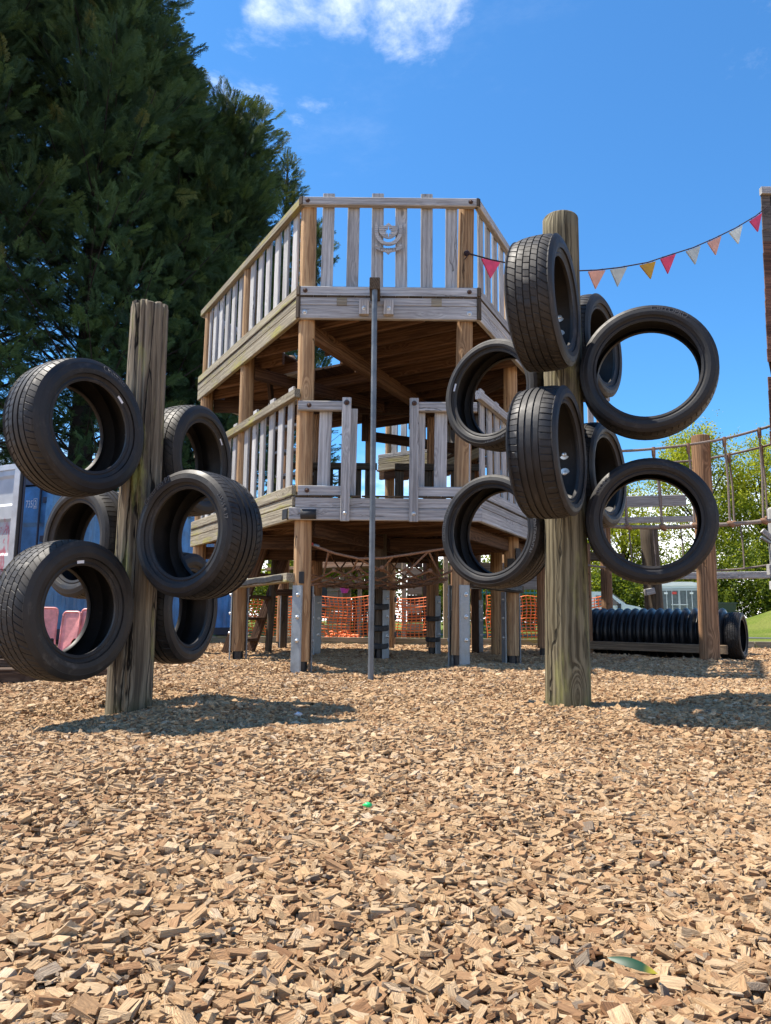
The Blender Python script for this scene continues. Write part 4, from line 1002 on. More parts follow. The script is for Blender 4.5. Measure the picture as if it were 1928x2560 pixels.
for di, (y0, y1) in enumerate(((.13, 1.215), (1.225, 2.31))):
    V_, F_ = [], []
    zs = [ZB + .16, .75, .83, 1.28, 1.36, 1.80, 1.88, 2.14, CH - .15]; xs2 = [.06, .06, .09, .09, .06, .06, .09, .09, .06]
    stp = [(.05, zs[0]), (.05, .70), (.085, .74), (.085, 1.20), (.05, 1.24), (.05, 1.34), (.085, 1.38), (.085, 1.84), (.05, 1.90), (.05, CH - .15)]
    for x, z in stp: V_ += [(x, y0, z), (x, y1, z)]
    for i in range(len(stp) - 1): F_.append((2 * i, 2 * i + 1, 2 * i + 3, 2 * i + 2))
    dr = put('door', mk('door', V_, F_, BLUE), bc, CM)
    for yy in (y0 + .03, y0 + .9): tube('lock_rod', [CM @ Vector((.03, yy + .1, ZB + .15)), CM @ Vector((.03, yy + .1, CH - .14))], .017, BLUED, dr, 8)
    for zz in (.5, 1.05, 1.6, 2.2):
        V_, F_ = [], []; box_geo((.0, (y0 - .02) if di == 0 else y1 - .06, zz), (.046, (y0 + .06) if di == 0 else y1 + .02, zz + .09), V_, F_); put('hinge', mk('hinge', V_, F_, BLUED), dr, CM)
    if di == 0:
        V_, F_ = [], []; box_geo((.01, .62, 1.30), (.048, .78, 1.5), V_, F_); put('handle_box', mk('handle_box', V_, F_, BLUED), dr, CM)
        for s_, yy in (('735', .475), ('2', .36)):
            me = text_mesh(s_, .165, .001, WHITE)
            for v in me.vertices: v.co.x *= .55
            put('lettering', me, dr, CM @ Matrix.Translation((.047, yy, 2.14)) @ Matrix(((0, 0, -1, 0), (-1, 0, 0, 0), (0, 1, 0, 0), (0, 0, 0, 1))))
        for (ya, yb, za, zb2) in ((.325, .395, 2.122, 2.128), (.325, .395, 2.272, 2.278), (.325, .330, 2.122, 2.278), (.390, .395, 2.122, 2.278)):
            V_, F_ = [], []; box_geo((.043, ya, za), (.0465, yb, zb2), V_, F_); put('number_box', mk('number_box', V_, F_, WHITE), dr, CM)
put('lettering', text_mesh('4', .22, .001, WHITE), bc, CM @ Matrix.Translation((5.0, .012, .95)) @ Matrix.Rotation(R(90), 4, 'X'))
# wooden packers under the corners keep it off the ground
for x in (.2, CL - .4):
    for y in (.05, CW - .25):
        V_, F_ = [], []; box_geo((x, y, -.05), (x + .25, y + .2, ZB), V_, F_); put('packer', mk('packer', V_, F_, DARKW), bc, CM)

# white container with one door standing open
m, nt, b = newmat('graffitied_white_paint'); g = NT(nt); tcn = g.n('ShaderNodeTexCoord')
sx = g.n('ShaderNodeSeparateXYZ'); g.set(sx.inputs[0], tcn.outputs['Object'])
nz1 = g.noise(g.map(tcn.outputs['Object'], scale=(5, 1, 2.2)), 1.0, 5, .7, 1.2); nz2 = g.noise(tcn.outputs['Object'], 3, 5)
band = g.math('MULTIPLY', g.range(sx.outputs[2], .75, 1.0), g.range(sx.outputs[2], 1.95, 1.7))
c1 = g.mix(g.range(nz2, .35, .7), (.50, .53, .56), (.62, .65, .68)); c1 = g.mix(g.math('MULTIPLY', g.math('MULTIPLY', g.range(nz1, .53, .60), band), .75), c1, (.55, .07, .13))
g.set(b.inputs['Base Color'], c1); b.inputs['Roughness'].default_value = .5; GRAF = m
wc = empty('shipping_container', (-8, 9.5, 0), 'white container door with red graffiti standing open at the far left edge', 'container')
V_, F_ = [], []; box_geo((-12.2, 8.3, .12), (-6.2, 10.74, 2.66), V_, F_); put('body_shell', mk('body_shell', V_, F_, plain('white_container_paint', (.55, .57, .6), .5, 0, 2, .1)), wc)
dh, de = Vector((-6.18, 10.76, 0)), Vector((-5.11, 10.2, 0)); dd = (de - dh).normalized(); DL = (de - dh).length
DM = Matrix.Translation(dh) @ Matrix.Rotation(math.atan2(dd.y, dd.x), 4, 'Z')
V_, F_ = [], []
stp = [(0, .30), (0, .62), (.035, .66), (.035, 1.08), (0, 1.12), (0, 1.30), (.035, 1.34), (.035, 1.78), (0, 1.82), (0, 2.0), (.035, 2.04), (.035, 2.40), (0, 2.44), (0, 2.56)]
for y, z in stp: V_ += [(.1, y, z), (DL - .1, y, z)]
for i in range(len(stp) - 1): F_.append((2 * i, 2 * i + 1, 2 * i + 3, 2 * i + 2))
dr = put('door', mk('door', V_, F_, GRAF), wc, DM); sm = dr.modifiers.new('t', 'SOLIDIFY'); sm.thickness = .004
V_, F_ = [], []; box_geo((DL - .12, -.02, .22), (DL - .004, .05, 2.6), V_, F_); box_geo((.0, -.02, .22), (.1, .05, 2.6), V_, F_); box_geo((.1, -.018, .22), (DL - .12, .048, .32), V_, F_); box_geo((.1, -.018, 2.52), (DL - .12, .048, 2.598), V_, F_)
put('door_frame', mk('door_frame', V_, F_, plain('grey_white_frame', (.5, .52, .55), .45, 0, 5, .15)), dr, DM)
tube('door_seal', [DM @ Vector((DL + .02, -.0, .2)), DM @ Vector((DL + .02, -.0, 2.63))], .026, BLACK, dr, 8); tube('door_seal', [DM @ Vector((DL + .055, .02, .2)), DM @ Vector((DL + .055, .02, 2.62))], .016, BLUED, dr, 8)

# ------------------------------------------------------------ faded plastic seats on old sleepers
PINK = plain('faded_red_plastic', (.60, .24, .22), .45, 0, 9, .28, .1)
def seat_back(x, y, z, rz, label, w_=.13, h=.44):
    e = empty('nursery_chair', (x, y, z), label, 'chair', 'faded pink seats beside the container')
    M_ = Matrix.Translation((x, y, z)) @ Matrix.Rotation(rz, 4, 'Z')
    out = arc(w_ - .03, h - .03, .03, .03, 0, 90, 5) + arc(-w_ + .03, h - .03, .03, .03, 90, 180, 5) + [(-w_, .03), (w_, .03)]
    hole_ = [(.03, .05), (.03, .12)] + arc(.06, .12, .03, .04, 180, 0, 6) + [(.09, .05)]
    me = shape_mesh([out, hole_], .006, PINK, 'backrest')
    for v in me.vertices:
        x_, y_, z_ = v.co; v.co = (x_, z_ + .05 * (y_ / h) ** 2 + .35 * x_ * x_, y_)
    put('backrest', me, e, M_); rim = [(p[0] * .97, .05 * (p[1] / h) ** 2 + .35 * p[0] ** 2 - .006, p[1] * .985) for p in out]
    V_, F_ = tube_geo(rim + [rim[0]], .009, 6); put('rim', mk('rim', V_, F_, PINK, 60), e, M_)
    V_, F_ = [], []; box_geo((-w_, -.30, .015), (w_, .0, .03), V_, F_); put('seat_pan', mk('seat_pan', V_, F_, PINK), e, M_)
    for sx_ in (-1, 1): tube('leg', [M_ @ Vector((sx_ * (w_ - .02), -.25, .015)), M_ @ Vector((sx_ * (w_ - .02), -.25, -z * .9))], .01, GALV, e, 6)
seat_back(-2.72, 6.0, .13, .25, 'leftmost of three faded pink seats seen through the lower left tyre of the split post', .085, .405)
seat_back(-2.53, 6.0, .13, -.15, 'middle of three faded pink seats seen through the lower left tyre of the split post', .075, .375)
seat_back(-2.46, 6.2, .13, -.2, 'faded pink plastic seat nearest the split post, overlapping its neighbour', .085, .40)
seat_back(-3.08, 6.0, .14, .3, 'faded pink plastic seat at the far left edge beside the lower tyre', .10, .36)
SLEEP = wood('old_sleeper', (.14, .095, .065), (.05, .032, .022), .8, cracks=.8, var=.35)
for (a, c, h, w_, lab) in (((-3.35, 5.25, .04), (-1.9, 5.66, .04), .1, .2, 'long dark sleeper on the chips below the lower left tyre'), ((-3.35, 5.42, .12), (-2.42, 5.68, .12), .06, .16, 'reddish board lying on the long sleeper at left'), ((-3.3, 5.5, .215), (-2.62, 5.68, .215), .12, .2, 'short thick dark block stacked on top of the sleepers')):
    o = board('sleeper', a, c, w_, h, SLEEP, None); tag(o, lab, 'sleeper', 'old sleepers at the left edge')

# ------------------------------------------------------------ orange barrier mesh and what stands behind it
ORNG = plain('orange_plastic_mesh', (.92, .20, .04), .6)
def mesh_fence(x0, x1, y, h, label, sag=0.0, yb=None):
    e = empty('barrier_fence', ((x0 + x1) / 2, y, 0), label, 'barrier fence', 'orange barrier mesh')
    V_, F_ = [], []
    nx_ = int((x1 - x0) / .085); nz_ = int(h / .06)
    f = lambda u, v: Vector((x0 + (x1 - x0) * u + .02 * math.sin(9 * v + 3 * u), y + .05 * math.sin(6 * u * (x1 - x0)), .05 + h * v - sag * v * math.sin(math.pi * (u * 3 % 1)) + .012 * math.sin(20 * u)))
    for i in range(nx_ + 1): tube_geo([f(i / nx_, v / 6) for v in range(7)], .009, 4, V_, F_)
    for j in range(nz_ + 1): tube_geo([f(u / 40, j / nz_) for u in range(41)], .008 if j % 4 else .014, 4, V_, F_)
    o = put('mesh', mk('mesh', V_, F_, ORNG), e); o['kind'] = 'stuff'
    k = max(2, int((x1 - x0) / 1.7) + 1)
    for i in range(k):
        x = x0 + (x1 - x0) * i / (k - 1); tube('pin', [(x, y + .06, 0), (x, y + .06, h + .16)], .011, RUST, e, 7)
mesh_fence(-2.9, 1.05, 14.9, .90, 'orange plastic barrier mesh seen under the tower, left stretch', .04)
mesh_fence(2.0, 4.3, 14.6, .92, 'orange plastic barrier mesh beside the blue bin, right stretch', .03)
V_, F_ = [], []
for i in range(60):
    a = random.uniform(0, 6.28); r_ = random.uniform(.05, .55); p = Vector((-.95 + r_ * math.cos(a), 15.5 + .25 * math.sin(a), .06 + .2 * random.random() * (1 - r_ / .6)))
    q = p + Vector((random.uniform(-.25, .25), random.uniform(-.1, .1), random.uniform(-.04, .05))); tube_geo([p, (p + q) / 2 + Vector((0, 0, .03)), q], .014, 4, V_, F_)
o = put('crumpled_mesh', mk('crumpled_mesh', V_, F_, ORNG)); tag(o, 'crumpled heap of orange mesh on the tarmac behind the fence', 'mesh heap', kind='stuff')
# play house of pale boards
ph = empty('play_house', (-1.3, 18.4, 0), 'pale boarded wooden play house behind the orange mesh', 'play house')
for k in range(9):
    for (xa, xb) in ((-2.7, -1.72), (-1.28, -.55)): board('wall_board', (xa, 18.2, .12 + k * .158), (xb, 18.2, .12 + k * .158), .03, .15, PALEW, ph)
    if k < 2 or k > 7: board('wall_board', (-1.715, 18.2, .12 + k * .158), (-1.285, 18.2, .12 + k * .158), .03, .15, PALEW, ph)
put('window', shape_mesh([arc(0, .5, .2, .35, 0, 180, 10) + [(-.2, 0), (.2, 0)]], .01, BLACKM, 'window'), ph, Matrix.Translation((-1.5, 18.24, .5)) @ Matrix.Rotation(R(90), 4, 'X'))
board('sill', (-2.0, 18.12, .80), (-1.0, 18.12, .80), .12, .05, GREY, ph)
for x in (-.72, -.2, .35): board('post', (x, 18.1, 0), (x, 18.1, 1.75), .08, .08, PALEW, ph)
for k in range(6): board('door_plank', (-.68 + k * .15, 18.35, .1), (-.68 + k * .15, 18.35, .95), .03, .13, DARKW, ph, up=(1, 0, 0))
board('brace', (-.2, 18.05, 1.3), (-.5, 18.05, 1.62), .06, .06, PALEW, ph)
roof = wood('roof_boards', (.30, .20, .13), (.14, .08, .05), .5); board('roof', (-2.9, 18.3, 1.72), (.6, 18.3, 1.72), 1.3, .07, roof, ph); board('roof', (-2.2, 18.9, 1.95), (.2, 18.9, 1.95), .8, .3, roof, ph)
fp = put('flower_pot', lathe_mesh([(.07, 0), (.09, .05), (.13, .17), (.14, .19), (.12, .19)], plain('pink_pot', (.62, .06, .36), .4), 16, 40, 'flower_pot'), None, Matrix.Translation((-.95, 17.6, 1.10))); tag(fp, 'bright pink flower pot hanging on the play house', 'flower pot')
tube('pot_wire', [(-.95, 17.6, 1.2), (-.95, 17.62, 1.5), (-.95, 17.7, 1.68)], .006, BLACKM, fp, 5)
ph.matrix_basis = WM[ph] @ Matrix.Rotation(R(-36), 4, 'Z')
# far climbing walls and posts
for i, (x0, x1, y, h) in enumerate(((.42, .82, 16.2, 1.9), (1.25, 1.62, 15.2, 1.9))):
    e = empty('climbing_wall', ((x0 + x1) / 2, y, 0), ('narrow climbing wall of stacked boards right of the fire pole' if i == 0 else 'narrow climbing wall of stacked boards half hidden by a front tower post'), 'climbing wall')
    for k in range(int(h / .2)): board('wall_board', (x0 + .07, y, .12 + k * .2), (x1, y, .12 + k * .2), .04, .188, PALEW if k % 2 else BROWN, e)
    board('post', (x0, y, -.05), (x0, y, h), .1, .11, PALEW, e); board('post', (x1 + .06, y, -.05), (x1 + .06, y, h), .1, .1, BROWN, e)
e = empty('strapped_post', (.12, 14.0, 0), 'slim golden post with black straps far behind the fire pole', 'post')
log('shaft', (.12, 14.0, -.05), (.12, 14.0, 1.9), .095, .09, ORANGE, e, 130, seg=16, rings=8)
for z in (.2, .52, .85): put('strap', lathe_mesh([(.104, z - .05), (.11, z - .04), (.11, z + .04), (.104, z + .05)], BLACK, 16, 40, 'strap'), e, Matrix.Translation((.12, 14.0, 0)))
for i, (x, y) in enumerate(((2.2, 13.4), (2.95, 13.6))):
    e = empty('bracketed_post', (x, y, 0), ('far golden post with a steel plate seen right of the front tower post' if i == 0 else 'dark post with black straps behind the right tower posts'), 'post')
    log('shaft', (x, y, .05), (x, y, 2.4), .09, .085, ORANGE if i == 0 else DARKW, e, 140 + i, seg=16, rings=8)
    if i == 0: board('steel_plate', (x - .03, y - .10, -.03), (x - .03, y - .10, .95), .012, .13, GALV, e, up=(1, 0, 0))
    else:
        for z in (.2, .5, .82): put('strap', lathe_mesh([(.1, z - .04), (.105, z), (.1, z + .04)], BLACK, 16, 40, 'strap'), e, Matrix.Translation((x, y, 0)))

# ------------------------------------------------------------ yard: van, trailer, bins
GLASS = plain('dark_glass', (.015, .02, .025), .08)
van = empty('parked_van', (10.9, 38, 0), 'white van parked beyond the tunnel, half hidden by a dark post', 'van')
side_p = [(-2.6, .35), (2.55, .35), (2.64, .7), (2.56, 1.18), (2.35, 1.3), (1.72, 1.42), (1.0, 1.96), (.75, 2.04), (-2.5, 2.08), (-2.62, 1.95)]
me = shape_mesh([side_p], .92, WHITE, 'body'); VM = Matrix.Translation((10.55, 38.6, 0)) @ Matrix.Rotation(-.12, 4, 'Z') @ Matrix.Rotation(R(90), 4, 'X')
bv = put('body', me, van, VM)
put('windscreen', shape_mesh([[(1.05, 1.90), (1.64, 1.46), (1.68, 1.48), (1.08, 1.94)]], .80, GLASS, 'windscreen'), van, VM @ Matrix.Translation((.03, .03, 0)))
put('side_window', shape_mesh([[(.25, 1.36), (1.5, 1.36), (.98, 1.82), (.25, 1.86)]], .93, GLASS, 'side_window'), van, VM)
for x in (-1.7, 1.65):
    for s in (-.8, .8): put('wheel', tyre_mesh(.34, .22, .6, RUB, 0, 3) if (x < 0 and s < 0) else bpy.data.meshes['tyre'], van, VM @ Matrix.Translation((x, .33, s)))
put('mirror', shape_mesh([[(1.3, 1.2), (1.45, 1.2), (1.45, 1.45), (1.3, 1.45)]], 1.05, BLACKM, 'mirror'), van, VM)
tr = empty('livestock_trailer', (15.1, 38, 0), 'grey metal livestock trailer with barred rear doors parked beyond the tunnel', 'trailer')
TM_ = Matrix.Translation((15.05, 38.0, 0)) @ Matrix.Rotation(-.36, 4, 'Z')
PAN = plain('grey_trailer_panel', (.17, .18, .185), .5, 0, 4, .2); TRF = plain('galvanised_trailer_frame', (.52, .54, .55), .4, .4)
def tb(name, lo, hi, mat, par=None):
    V_, F_ = [], []; box_geo(lo, hi, V_, F_); return put(name, mk(name, V_, F_, mat), par or tr, TM_)
tb('body', (-.86, .03, .55), (.86, 3.4, 2.42), PAN)
put('roof', shape_mesh([[(-.92, 2.40), (.92, 2.40), (.86, 2.55), (.6, 2.6), (-.6, 2.6), (-.86, 2.55)]], 1.75, WHITE, 'roof'), tr, TM_ @ Matrix.Translation((0, 1.68, 0)) @ Matrix.Rotation(R(90), 4, 'X'))
for x in (-.92, .86): tb('corner_bar', (x, -.03, .45), (x + .06, .05, 2.45), TRF)
for x in (-.62, -.36, -.05, .0, .33, .58): tb('door_bar', (x, -.02, .5), (x + .04, .02, 2.18), TRF)
tb('door_bar', (-.86, -.022, 2.16), (.86, .018, 2.24), TRF); tb('door_bar', (-.4, -.035, 1.42), (.4, -.0221, 1.47), TRF); tb('roof_band', (-.88, -.05, 2.26), (.88, -.001, 2.5), WHITE)
for x in (-.72, .5): tb('white_plate', (x, -.045, 1.98), (x + .17, -.024, 2.07), WHITE)
tb('red_plate', (-.34, -.045, 1.97), (-.12, -.024, 2.1), plain('red_reflector', (.55, .05, .04), .3))
for x in (-.98, .86): tb('tail_lamp', (x, -.06, 1.08), (x + .12, -.031, 1.3), plain('lamp_red', (.5, .03, .02), .3))
for s in (-1, 1):
    V_ = [(s * .9, 0, .5), (s * 1.2, .1, .5), (s * .9, 0, 1.1), (s * .9, 1.0, .5), (s * 1.2, 1.0, .5), (s * .9, 1.0, 1.1)]; put('mudguard', mk('mudguard', V_, [(0, 1, 2), (5, 4, 3), (0, 3, 4, 1), (1, 4, 5, 2), (2, 5, 3, 0)], TRF), tr, TM_)
    put('wheel', bpy.data.meshes['tyre'], tr, TM_ @ Matrix.Translation((s * 1.0, .9, .33)) @ Matrix.Rotation(R(90), 4, 'Y'))
def bin_(x, y, w_, h, col, lab, nm):
    e = empty(nm, (x, y, 0), lab, 'bin')
    V_ = [(x - w_ * .42, y - w_ * .42, .05), (x + w_ * .42, y - w_ * .42, .05), (x + w_ * .42, y + w_ * .42, .05), (x - w_ * .42, y + w_ * .42, .05), (x - w_ / 2, y - w_ / 2, h), (x + w_ / 2, y - w_ / 2, h), (x + w_ / 2, y + w_ / 2, h), (x - w_ / 2, y + w_ / 2, h)]
    mt = plain(nm + '_plastic', col, .4); put('body', mk('body', V_, [(3, 2, 1, 0), (0, 1, 5, 4), (1, 2, 6, 5), (2, 3, 7, 6), (3, 0, 4, 7), (4, 5, 6, 7)], mt), e)
    V_, F_ = [], []; box_geo((x - w_ * .54, y - w_ * .56, h + .003), (x + w_ * .54, y + w_ * .54, h + .07), V_, F_); put('lid', mk('lid', V_, F_, mt), e)
    for s in (-1, 1): put('wheel', bpy.data.meshes['tyre'], e, Matrix.Translation((x + s * w_ * .45, y + w_ * .4, .1)) @ Matrix.Rotation(R(90), 4, 'Y') @ Matrix.Scale(.3, 4))
bin_(4.9, 20.5, .75, 1.0, (.01, .13, .55), 'bright blue wheeled bin at the end of the orange mesh', 'blue_bin')
bin_(17.2, 38.0, 1.0, 1.5, (.012, .035, .02), 'dark green bin beside the livestock trailer', 'green_bin')
e = empty('green_fence', (5.3, 24, 0), 'teal metal bar fence behind the orange mesh', 'fence')
TEAL = plain('teal_paint', (.02, .16, .13), .5)
for i in range(26): tube('bar', [(2.6 + i * .14, 24, 0), (2.6 + i * .14, 24, 1.55)], .014, TEAL, e, 6)
for z in (.3, 1.4): board('rail', (2.5, 24, z), (6.3, 24, z), .03, .05, TEAL, e)

# ------------------------------------------------------------ bits on the chips
LEAFG = plain('glossy_leaf', (.012, .075, .02), .3, 0, 30, .3)
m, nt, b = newmat('yellowing_leaf'); g = NT(nt); tcn = g.n('ShaderNodeTexCoord'); sx = g.n('ShaderNodeSeparateXYZ'); g.set(sx.inputs[0], tcn.outputs['Object'])
g.set(b.inputs['Base Color'], g.mix(g.range(sx.outputs[0], .012, .026), (.006, .04, .014), (.30, .25, .015))); b.inputs['Roughness'].default_value = .5; YLEAF = m
V_, F_ = [], []; nn_ = 10
for i in range(nn_ + 1):
    t = i / nn_; x = (t - .5) * .062; w_ = .0072 * math.sin(math.pi * t) ** .75; z = .006 * math.sin(math.pi * t)
    V_ += [(x, -w_, z - .3 * w_), (x, 0, z), (x, w_, z - .3 * w_)]
for i in range(nn_):
    for j in (0, 1): F_.append((i * 3 + j, i * 3 + 3 + j, i * 3 + 4 + j, i * 3 + 1 + j))
o = put('fallen_leaf', mk('fallen_leaf', V_, F_, YLEAF, 180), None, Matrix.Translation((.315, 1.0, float(gz(.315, 1.0)) + .032)) @ Euler((.5, .12, -.45)).to_matrix().to_4x4()); tag(o, 'single dark green leaf with a yellow tip lying on the wood chips', 'leaf')
V_ = [(.012 * math.cos(a) * (1 + .25 * math.sin(3 * a)), .01 * math.sin(a), .006 + .003 * math.sin(2 * a)) for a in np.linspace(0, 6.28, 9)[:-1]] + [(0, 0, .013), (0, 0, 0)]
F_ = [(i, (i + 1) % 8, 8) for i in range(8)] + [((i + 1) % 8, i, 9) for i in range(8)]
o = put('plastic_scrap', mk('plastic_scrap', V_, F_, plain('green_plastic', (.03, .62, .16), .4), 180), None, Matrix.Translation((-.035, 1.78, float(gz(-.035, 1.78)) + .03))); tag(o, 'tiny bright green plastic scrap on the wood chips', 'plastic scrap')
o = put('plastic_scrap', mk('plastic_scrap', V_, F_, plain('pale_plastic', (.45, .5, .55), .3), 180), None, Matrix.Translation((-.37, 3.3, float(gz(-.37, 3.3)) + .035)) @ Matrix.Scale(1.7, 4)); tag(o, 'crumpled pale blue plastic scrap beside the split post shadow', 'plastic scrap')

# ------------------------------------------------------------ conifers
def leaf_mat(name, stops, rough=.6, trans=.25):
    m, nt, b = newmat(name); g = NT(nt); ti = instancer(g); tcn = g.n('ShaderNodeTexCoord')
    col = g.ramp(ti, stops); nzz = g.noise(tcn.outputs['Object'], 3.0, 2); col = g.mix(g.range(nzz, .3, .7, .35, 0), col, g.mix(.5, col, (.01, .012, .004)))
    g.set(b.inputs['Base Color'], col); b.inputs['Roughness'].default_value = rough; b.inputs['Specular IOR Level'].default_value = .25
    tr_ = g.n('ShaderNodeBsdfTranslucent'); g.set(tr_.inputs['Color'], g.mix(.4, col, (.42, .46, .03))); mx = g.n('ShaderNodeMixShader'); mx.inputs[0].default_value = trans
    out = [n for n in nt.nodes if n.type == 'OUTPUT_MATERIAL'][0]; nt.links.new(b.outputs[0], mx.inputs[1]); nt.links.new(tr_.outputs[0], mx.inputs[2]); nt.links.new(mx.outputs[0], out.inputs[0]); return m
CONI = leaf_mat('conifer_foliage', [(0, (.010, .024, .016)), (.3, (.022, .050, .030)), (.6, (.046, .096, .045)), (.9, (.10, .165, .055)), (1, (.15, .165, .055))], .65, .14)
BARK = plain('dark_bark', (.017, .012, .010), .95, 0, 6, .4, .6)
def spray(rs):
    """flat feathery conifer spray: X outwards, length 1"""
    V_, F_ = [], []
    def blade(p, d, L, w_):
        d = Vector(d).normalized(); s = Vector((-d.y, d.x, 0)).normalized(); p = Vector(p); b_ = len(V_)
        mid = p + d * L * .5; V_.extend([p - s * w_ * .3, mid - s * w_ * .5 + Vector((0, 0, .02)), p + d * L + Vector((0, 0, -.05 * L)), mid + s * w_ * .5]); F_.append((b_, b_ + 1, b_ + 2, b_ + 3))
    n_ = 10
    for i in range(n_):
        t = .04 + .9 * i / n_; y0 = .05 * math.sin(3 * t)
        L = .40 * (1 - t) ** .6 + .10
        for s in (-1, 1):
            a = s * rs.uniform(.5, .9); d = Vector((math.cos(a), math.sin(a), rs.uniform(-.35, .12))).normalized(); LL = L * rs.uniform(.7, 1.2); p = Vector((t, y0, -.20 * t * t))
            blade(p, d, LL, .022)
            for q in (.22, .42, .62, .82):
                pp = p + d * LL * q - Vector((0, 0, .12 * LL * q * q))
                for s2 in (-1, 1):
                    a2 = a + s2 * rs.uniform(.45, .75); blade(pp, (math.cos(a2), math.sin(a2), rs.uniform(-.45, .15)), LL * (.46 - .24 * q) * rs.uniform(.8, 1.25), .026)
    blade((.85, .03, -.05), (1, 0, -.1), .28, .04)
    return V_, F_
rs_ = random.Random(3)
sprays = [spray(rs_) for _ in range(5)]
def conifer(x, y, H, prof, label, seed, nl=120, per=46, size=.75, bare=.12, z_first=1.0, lean=0.0, extra=()):
    """prof(t): crown radius at height fraction t"""
    K = 1.4; x, y, H, size, z_first = x * K, y * K, H * K, size * K, z_first * K; extra = [(a_ * K, b_, c_ * K) for a_, b_, c_ in extra]; prof0 = prof; prof = lambda t: prof0(t) * K
    rs = random.Random(seed); nr = np.random.default_rng(seed)
    e = empty('conifer_tree', (x, y, 0), label, 'conifer', 'tall conifers at the left')
    tube('trunk', [(x + lean * t * H, y, t * H - .1) for t in (0, .2, .45, .7, .9, 1)], [.3 * H / 20, .26 * H / 20, .19 * H / 20, .11 * H / 20, .07, .02], BARK, e, 10)
    BV, BF = [], []; pts, rots, scs, tin = [], [], [], []
    for k in range(nl + len(extra)):
        t = z_first / H + (1 - z_first / H) * ((k + rs.random()) / nl) ** .92
        az = k * 2.39996 + rs.uniform(-.5, .5); rad = prof(t) * rs.uniform(.68, 1.14)
        if rad < .15: continue
        el = R(12 + 42 * t + rs.uniform(-10, 12)); L = rad / max(.35, math.cos(el))
        if k >= nl: zz_, az, L = extra[k - nl]; t = zz_ / H; el = R(38)
        o = Vector((x + lean * t * H, y, t * H)); n_ = 8; line = []
        for i in range(n_ + 1):
            s = i / n_; ee = el + .35 * s * s - .12 * s
            line.append(o + Vector((math.cos(az + .25 * s * math.sin(k)) * math.cos(el) * L * s, math.sin(az + .25 * s * math.sin(k)) * math.cos(el) * L * s, L * s * math.sin(el) + .18 * L * s * s)))
        tube_geo(line, [.045 * (1 - .85 * i / n_) * min(1, L / 4) + .006 for i in range(n_ + 1)], 5, BV, BF, False)
        dens = per * max(.25, min(1.4, L / (3.2 * K))); dens = int(dens * .92 * (.36 + .64 * min(1, max(0, (t - .22) / .35))))
        for q in range(dens):
            s = max(.12 if rs.random() > .3 else .3, rs.random() ** .62); a = min(n_ - 1, int(s * n_)); p = line[a].lerp(line[a + 1], s * n_ - a)
            tang = (line[a + 1] - line[a]).normalized()
            spread = .26 * K + .10 * L * (1 - .5 * s)
            off = Vector((rs.gauss(0, 1), rs.gauss(0, 1), rs.gauss(0, .75) - .15)) * spread * .55
            d = (tang * 1.0 + off.normalized() * rs.uniform(.5, 1.1) + Vector((0, 0, rs.uniform(-.05, .5)))).normalized()
            M_ = d.to_track_quat('X', 'Z').to_matrix() @ Matrix.Rotation(rs.uniform(-1.1, 1.1), 3, 'X')
            pts.append(p + off); rots.append(M_.to_euler()); f = size * rs.uniform(.6, 1.25); scs.append((f, f * rs.uniform(.8, 1.15), f))
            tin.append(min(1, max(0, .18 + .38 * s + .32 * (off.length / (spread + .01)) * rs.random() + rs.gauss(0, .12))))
        if rs.random() < .5:                       # bare side twigs
            for q in range(6):
                s = rs.uniform(.15, .8); a = min(n_ - 1, int(s * n_)); p = line[a].lerp(line[a + 1], s * n_ - a); d = Vector((rs.gauss(0, 1), rs.gauss(0, 1), rs.gauss(0, .5) - .1)).normalized() * rs.uniform(.4, 1.1)
                tube_geo([p, p + d * .5 + Vector((0, 0, .03)), p + d], [.012, .009, .004], 4, BV, BF, False)
    put('branches', mk('branches', BV, BF, BARK, 60), e)['kind'] = 'stuff'
    n_ = len(pts)
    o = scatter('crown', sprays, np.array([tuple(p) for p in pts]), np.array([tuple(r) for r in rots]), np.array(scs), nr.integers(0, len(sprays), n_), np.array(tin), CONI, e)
    o['kind'] = 'stuff'
    return n_
cone = lambda r, p=.8, low=.12: (lambda t: r * (min(1, (t / low)) ** .5 if t < low else 1) * max(0, 1 - t) ** p)
tot = 0
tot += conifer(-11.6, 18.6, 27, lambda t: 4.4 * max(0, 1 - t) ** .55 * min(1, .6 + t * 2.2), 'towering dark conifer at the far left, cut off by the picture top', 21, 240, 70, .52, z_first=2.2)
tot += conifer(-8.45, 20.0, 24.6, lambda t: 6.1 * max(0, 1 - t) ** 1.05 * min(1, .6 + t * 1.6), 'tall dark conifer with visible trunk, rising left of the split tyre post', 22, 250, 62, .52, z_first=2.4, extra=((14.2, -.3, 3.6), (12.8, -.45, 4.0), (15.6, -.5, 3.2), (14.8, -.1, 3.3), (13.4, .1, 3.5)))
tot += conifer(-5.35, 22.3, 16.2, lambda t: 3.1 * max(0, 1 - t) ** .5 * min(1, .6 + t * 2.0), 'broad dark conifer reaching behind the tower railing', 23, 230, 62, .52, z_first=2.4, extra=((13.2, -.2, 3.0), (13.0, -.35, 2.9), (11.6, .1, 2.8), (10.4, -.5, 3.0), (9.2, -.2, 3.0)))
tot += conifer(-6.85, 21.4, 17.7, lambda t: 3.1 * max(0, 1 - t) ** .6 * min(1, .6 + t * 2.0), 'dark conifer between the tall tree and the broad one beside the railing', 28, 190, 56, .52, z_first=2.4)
tot += conifer(-15.0, 23.5, 25, lambda t: 4.2 * max(0, 1 - t) ** .6, 'dark conifer glimpsed in the gaps behind the far left tree', 25, 100, 30, .8, z_first=2.0)
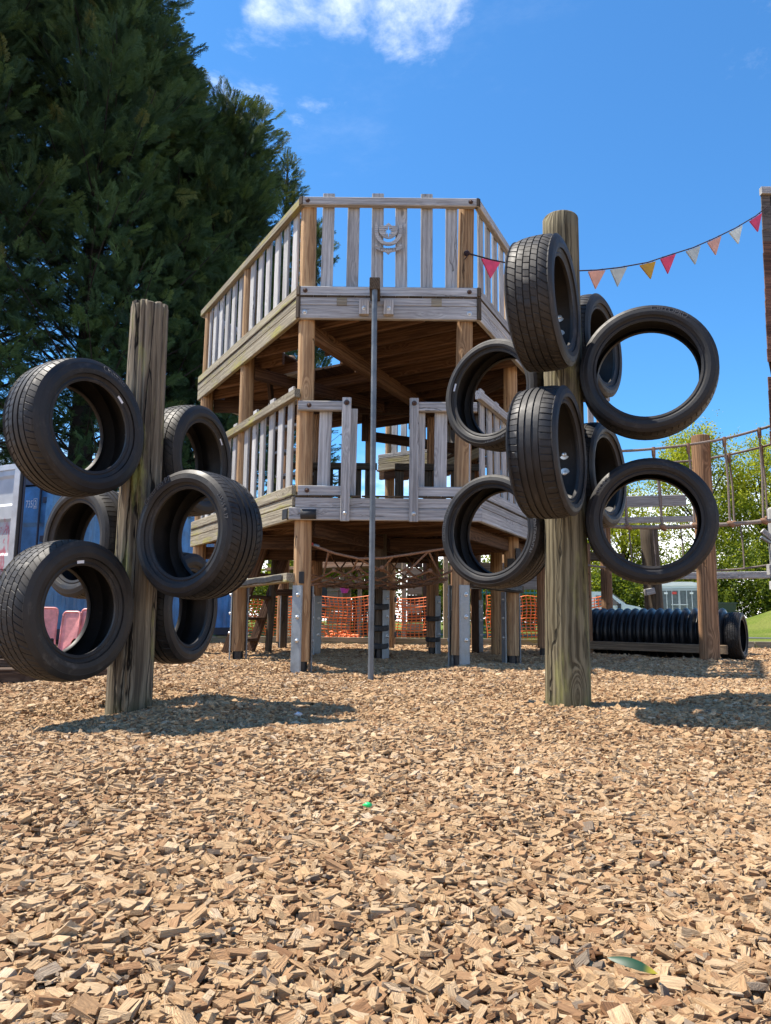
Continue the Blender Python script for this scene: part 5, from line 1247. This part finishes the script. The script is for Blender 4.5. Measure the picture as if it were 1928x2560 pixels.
tot += conifer(-3.95, 26.5, 18.3, lambda t: 1.5 * max(0, 1 - t) ** .75, 'slender conifer tip rising left of the tower corner post', 24, 120, 34, .45, z_first=2.0)
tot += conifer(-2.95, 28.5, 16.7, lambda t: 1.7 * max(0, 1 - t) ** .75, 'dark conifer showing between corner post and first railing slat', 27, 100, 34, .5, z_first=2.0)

# ------------------------------------------------------------ broadleaf trees and bushes on the right
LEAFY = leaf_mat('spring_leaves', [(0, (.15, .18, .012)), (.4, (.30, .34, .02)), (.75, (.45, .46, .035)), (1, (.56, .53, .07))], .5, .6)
LEAFD = leaf_mat('shrub_leaves', [(0, (.03, .06, .008)), (.5, (.09, .14, .014)), (1, (.28, .33, .03))], .5, .5)
def clump(rs):
    V_, F_ = [], []
    for i in range(13):
        c = Vector((rs.gauss(0, .34), rs.gauss(0, .34), rs.gauss(0, .26))); u = Vector((rs.gauss(0, 1), rs.gauss(0, 1), rs.gauss(0, .5))).normalized(); v = u.cross(Vector((rs.gauss(0, 1), rs.gauss(0, 1), rs.gauss(0, 1)))).normalized()
        l = rs.uniform(.14, .26); b_ = len(V_); V_.extend([c - u * l * .5, c + v * l * .45, c + u * l * .55, c - v * l * .45]); F_.append((b_, b_ + 1, b_ + 2, b_ + 3))
    return V_, F_
clumps = [clump(rs_) for _ in range(6)]
def broadleaf(x, y, H, rad, label, seed, z0=2.5, n_cl=2600, size=.62, mat=None, name='broadleaf_tree', cat='tree', group='leafy trees beyond the yard', trunk=True):
    rs = random.Random(seed); nr = np.random.default_rng(seed); e = empty(name, (x, y, 0), label, cat, group)
    BV, BF = [], []; tips = []
    if trunk: tube('trunk', [(x, y, -.1), (x + .1, y, z0), (x - .1, y, H * .55), (x, y, H * .85)], [.3, .24, .16, .05], BARK, e, 9)
    for k in range(34):
        t = rs.random() ** .8; az = k * 2.4 + rs.uniform(-.4, .4); zt = z0 + (H - z0) * t; rr = rad * math.sqrt(max(.05, 1 - (2 * t - .85) ** 2 * .85)) * rs.uniform(.6, 1.05)
        p0 = Vector((x, y, z0 * .7 + (zt - z0 * .7) * .55)); p1 = Vector((x + rr * math.cos(az), y + rr * math.sin(az), zt)); m_ = p0.lerp(p1, .5) + Vector((0, 0, .3))
        if trunk: tube_geo([p0, m_, p1], [.07, .04, .012], 5, BV, BF, False)
        tips.append((m_, p1, rr))
    if trunk: put('branches', mk('branches', BV, BF, BARK, 60), e)['kind'] = 'stuff'
    pts, tin = [], []
    for q in range(n_cl):
        m_, p1, rr = tips[rs.randrange(len(tips))]; s = rs.random() ** .6; c = m_.lerp(p1, s); off = Vector((rs.gauss(0, 1), rs.gauss(0, 1), rs.gauss(0, .8))) * (.28 + .11 * rad)
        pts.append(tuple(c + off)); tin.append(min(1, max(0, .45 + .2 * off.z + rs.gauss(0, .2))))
    n_ = len(pts); f = nr.uniform(.6, 1.25, n_) * size
    o = scatter('crown', clumps, np.array(pts), nr.uniform(0, 6.28, (n_, 3)), np.stack([f, f, f], 1), nr.integers(0, len(clumps), n_), np.array(tin), mat or LEAFY, e); o['kind'] = 'stuff'
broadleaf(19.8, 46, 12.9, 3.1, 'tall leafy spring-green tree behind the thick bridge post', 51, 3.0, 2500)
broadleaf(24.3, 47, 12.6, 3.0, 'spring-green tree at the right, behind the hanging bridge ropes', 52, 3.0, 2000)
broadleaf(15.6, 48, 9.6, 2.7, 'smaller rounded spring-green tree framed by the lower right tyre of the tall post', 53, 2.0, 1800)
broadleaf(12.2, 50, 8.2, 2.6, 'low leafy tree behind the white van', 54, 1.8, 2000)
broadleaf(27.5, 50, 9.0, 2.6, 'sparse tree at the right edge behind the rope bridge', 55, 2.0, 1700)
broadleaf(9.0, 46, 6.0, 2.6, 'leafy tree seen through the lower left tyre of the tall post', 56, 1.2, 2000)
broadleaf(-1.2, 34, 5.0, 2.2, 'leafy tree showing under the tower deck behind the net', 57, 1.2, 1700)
k = 0
for (x, y, h, r_, lab) in ((13.2, 43, 3.3, 2.0, 'green bush behind the trailer, left of it'), (17.8, 43, 4.2, 2.2, 'tall green bush right of the trailer'), (20.6, 43, 4.6, 2.3, 'dark green bush behind the thick bridge post'), (23.6, 42, 4.3, 2.4, 'dark green bush above the grass mound'), (26.6, 42, 4.0, 2.2, 'green bush at the right edge above the mound'), (10.2, 44, 3.0, 2.0, 'green bush behind the white van'), (6.4, 40, 3.2, 2.0, 'green bush behind the blue bin'), (3.4, 36, 3.0, 1.9, 'green bush behind the right stretch of orange mesh'), (-4.5, 36, 3.0, 2.2, 'green bush behind the play house')):
    k += 1; broadleaf(x, y, h, r_, lab, 60 + k, .5, 1500, .62, LEAFD, 'bush', 'bush', 'bushes along the yard edge', False)
print('conifer sprays', tot, 'chips', len(PT))
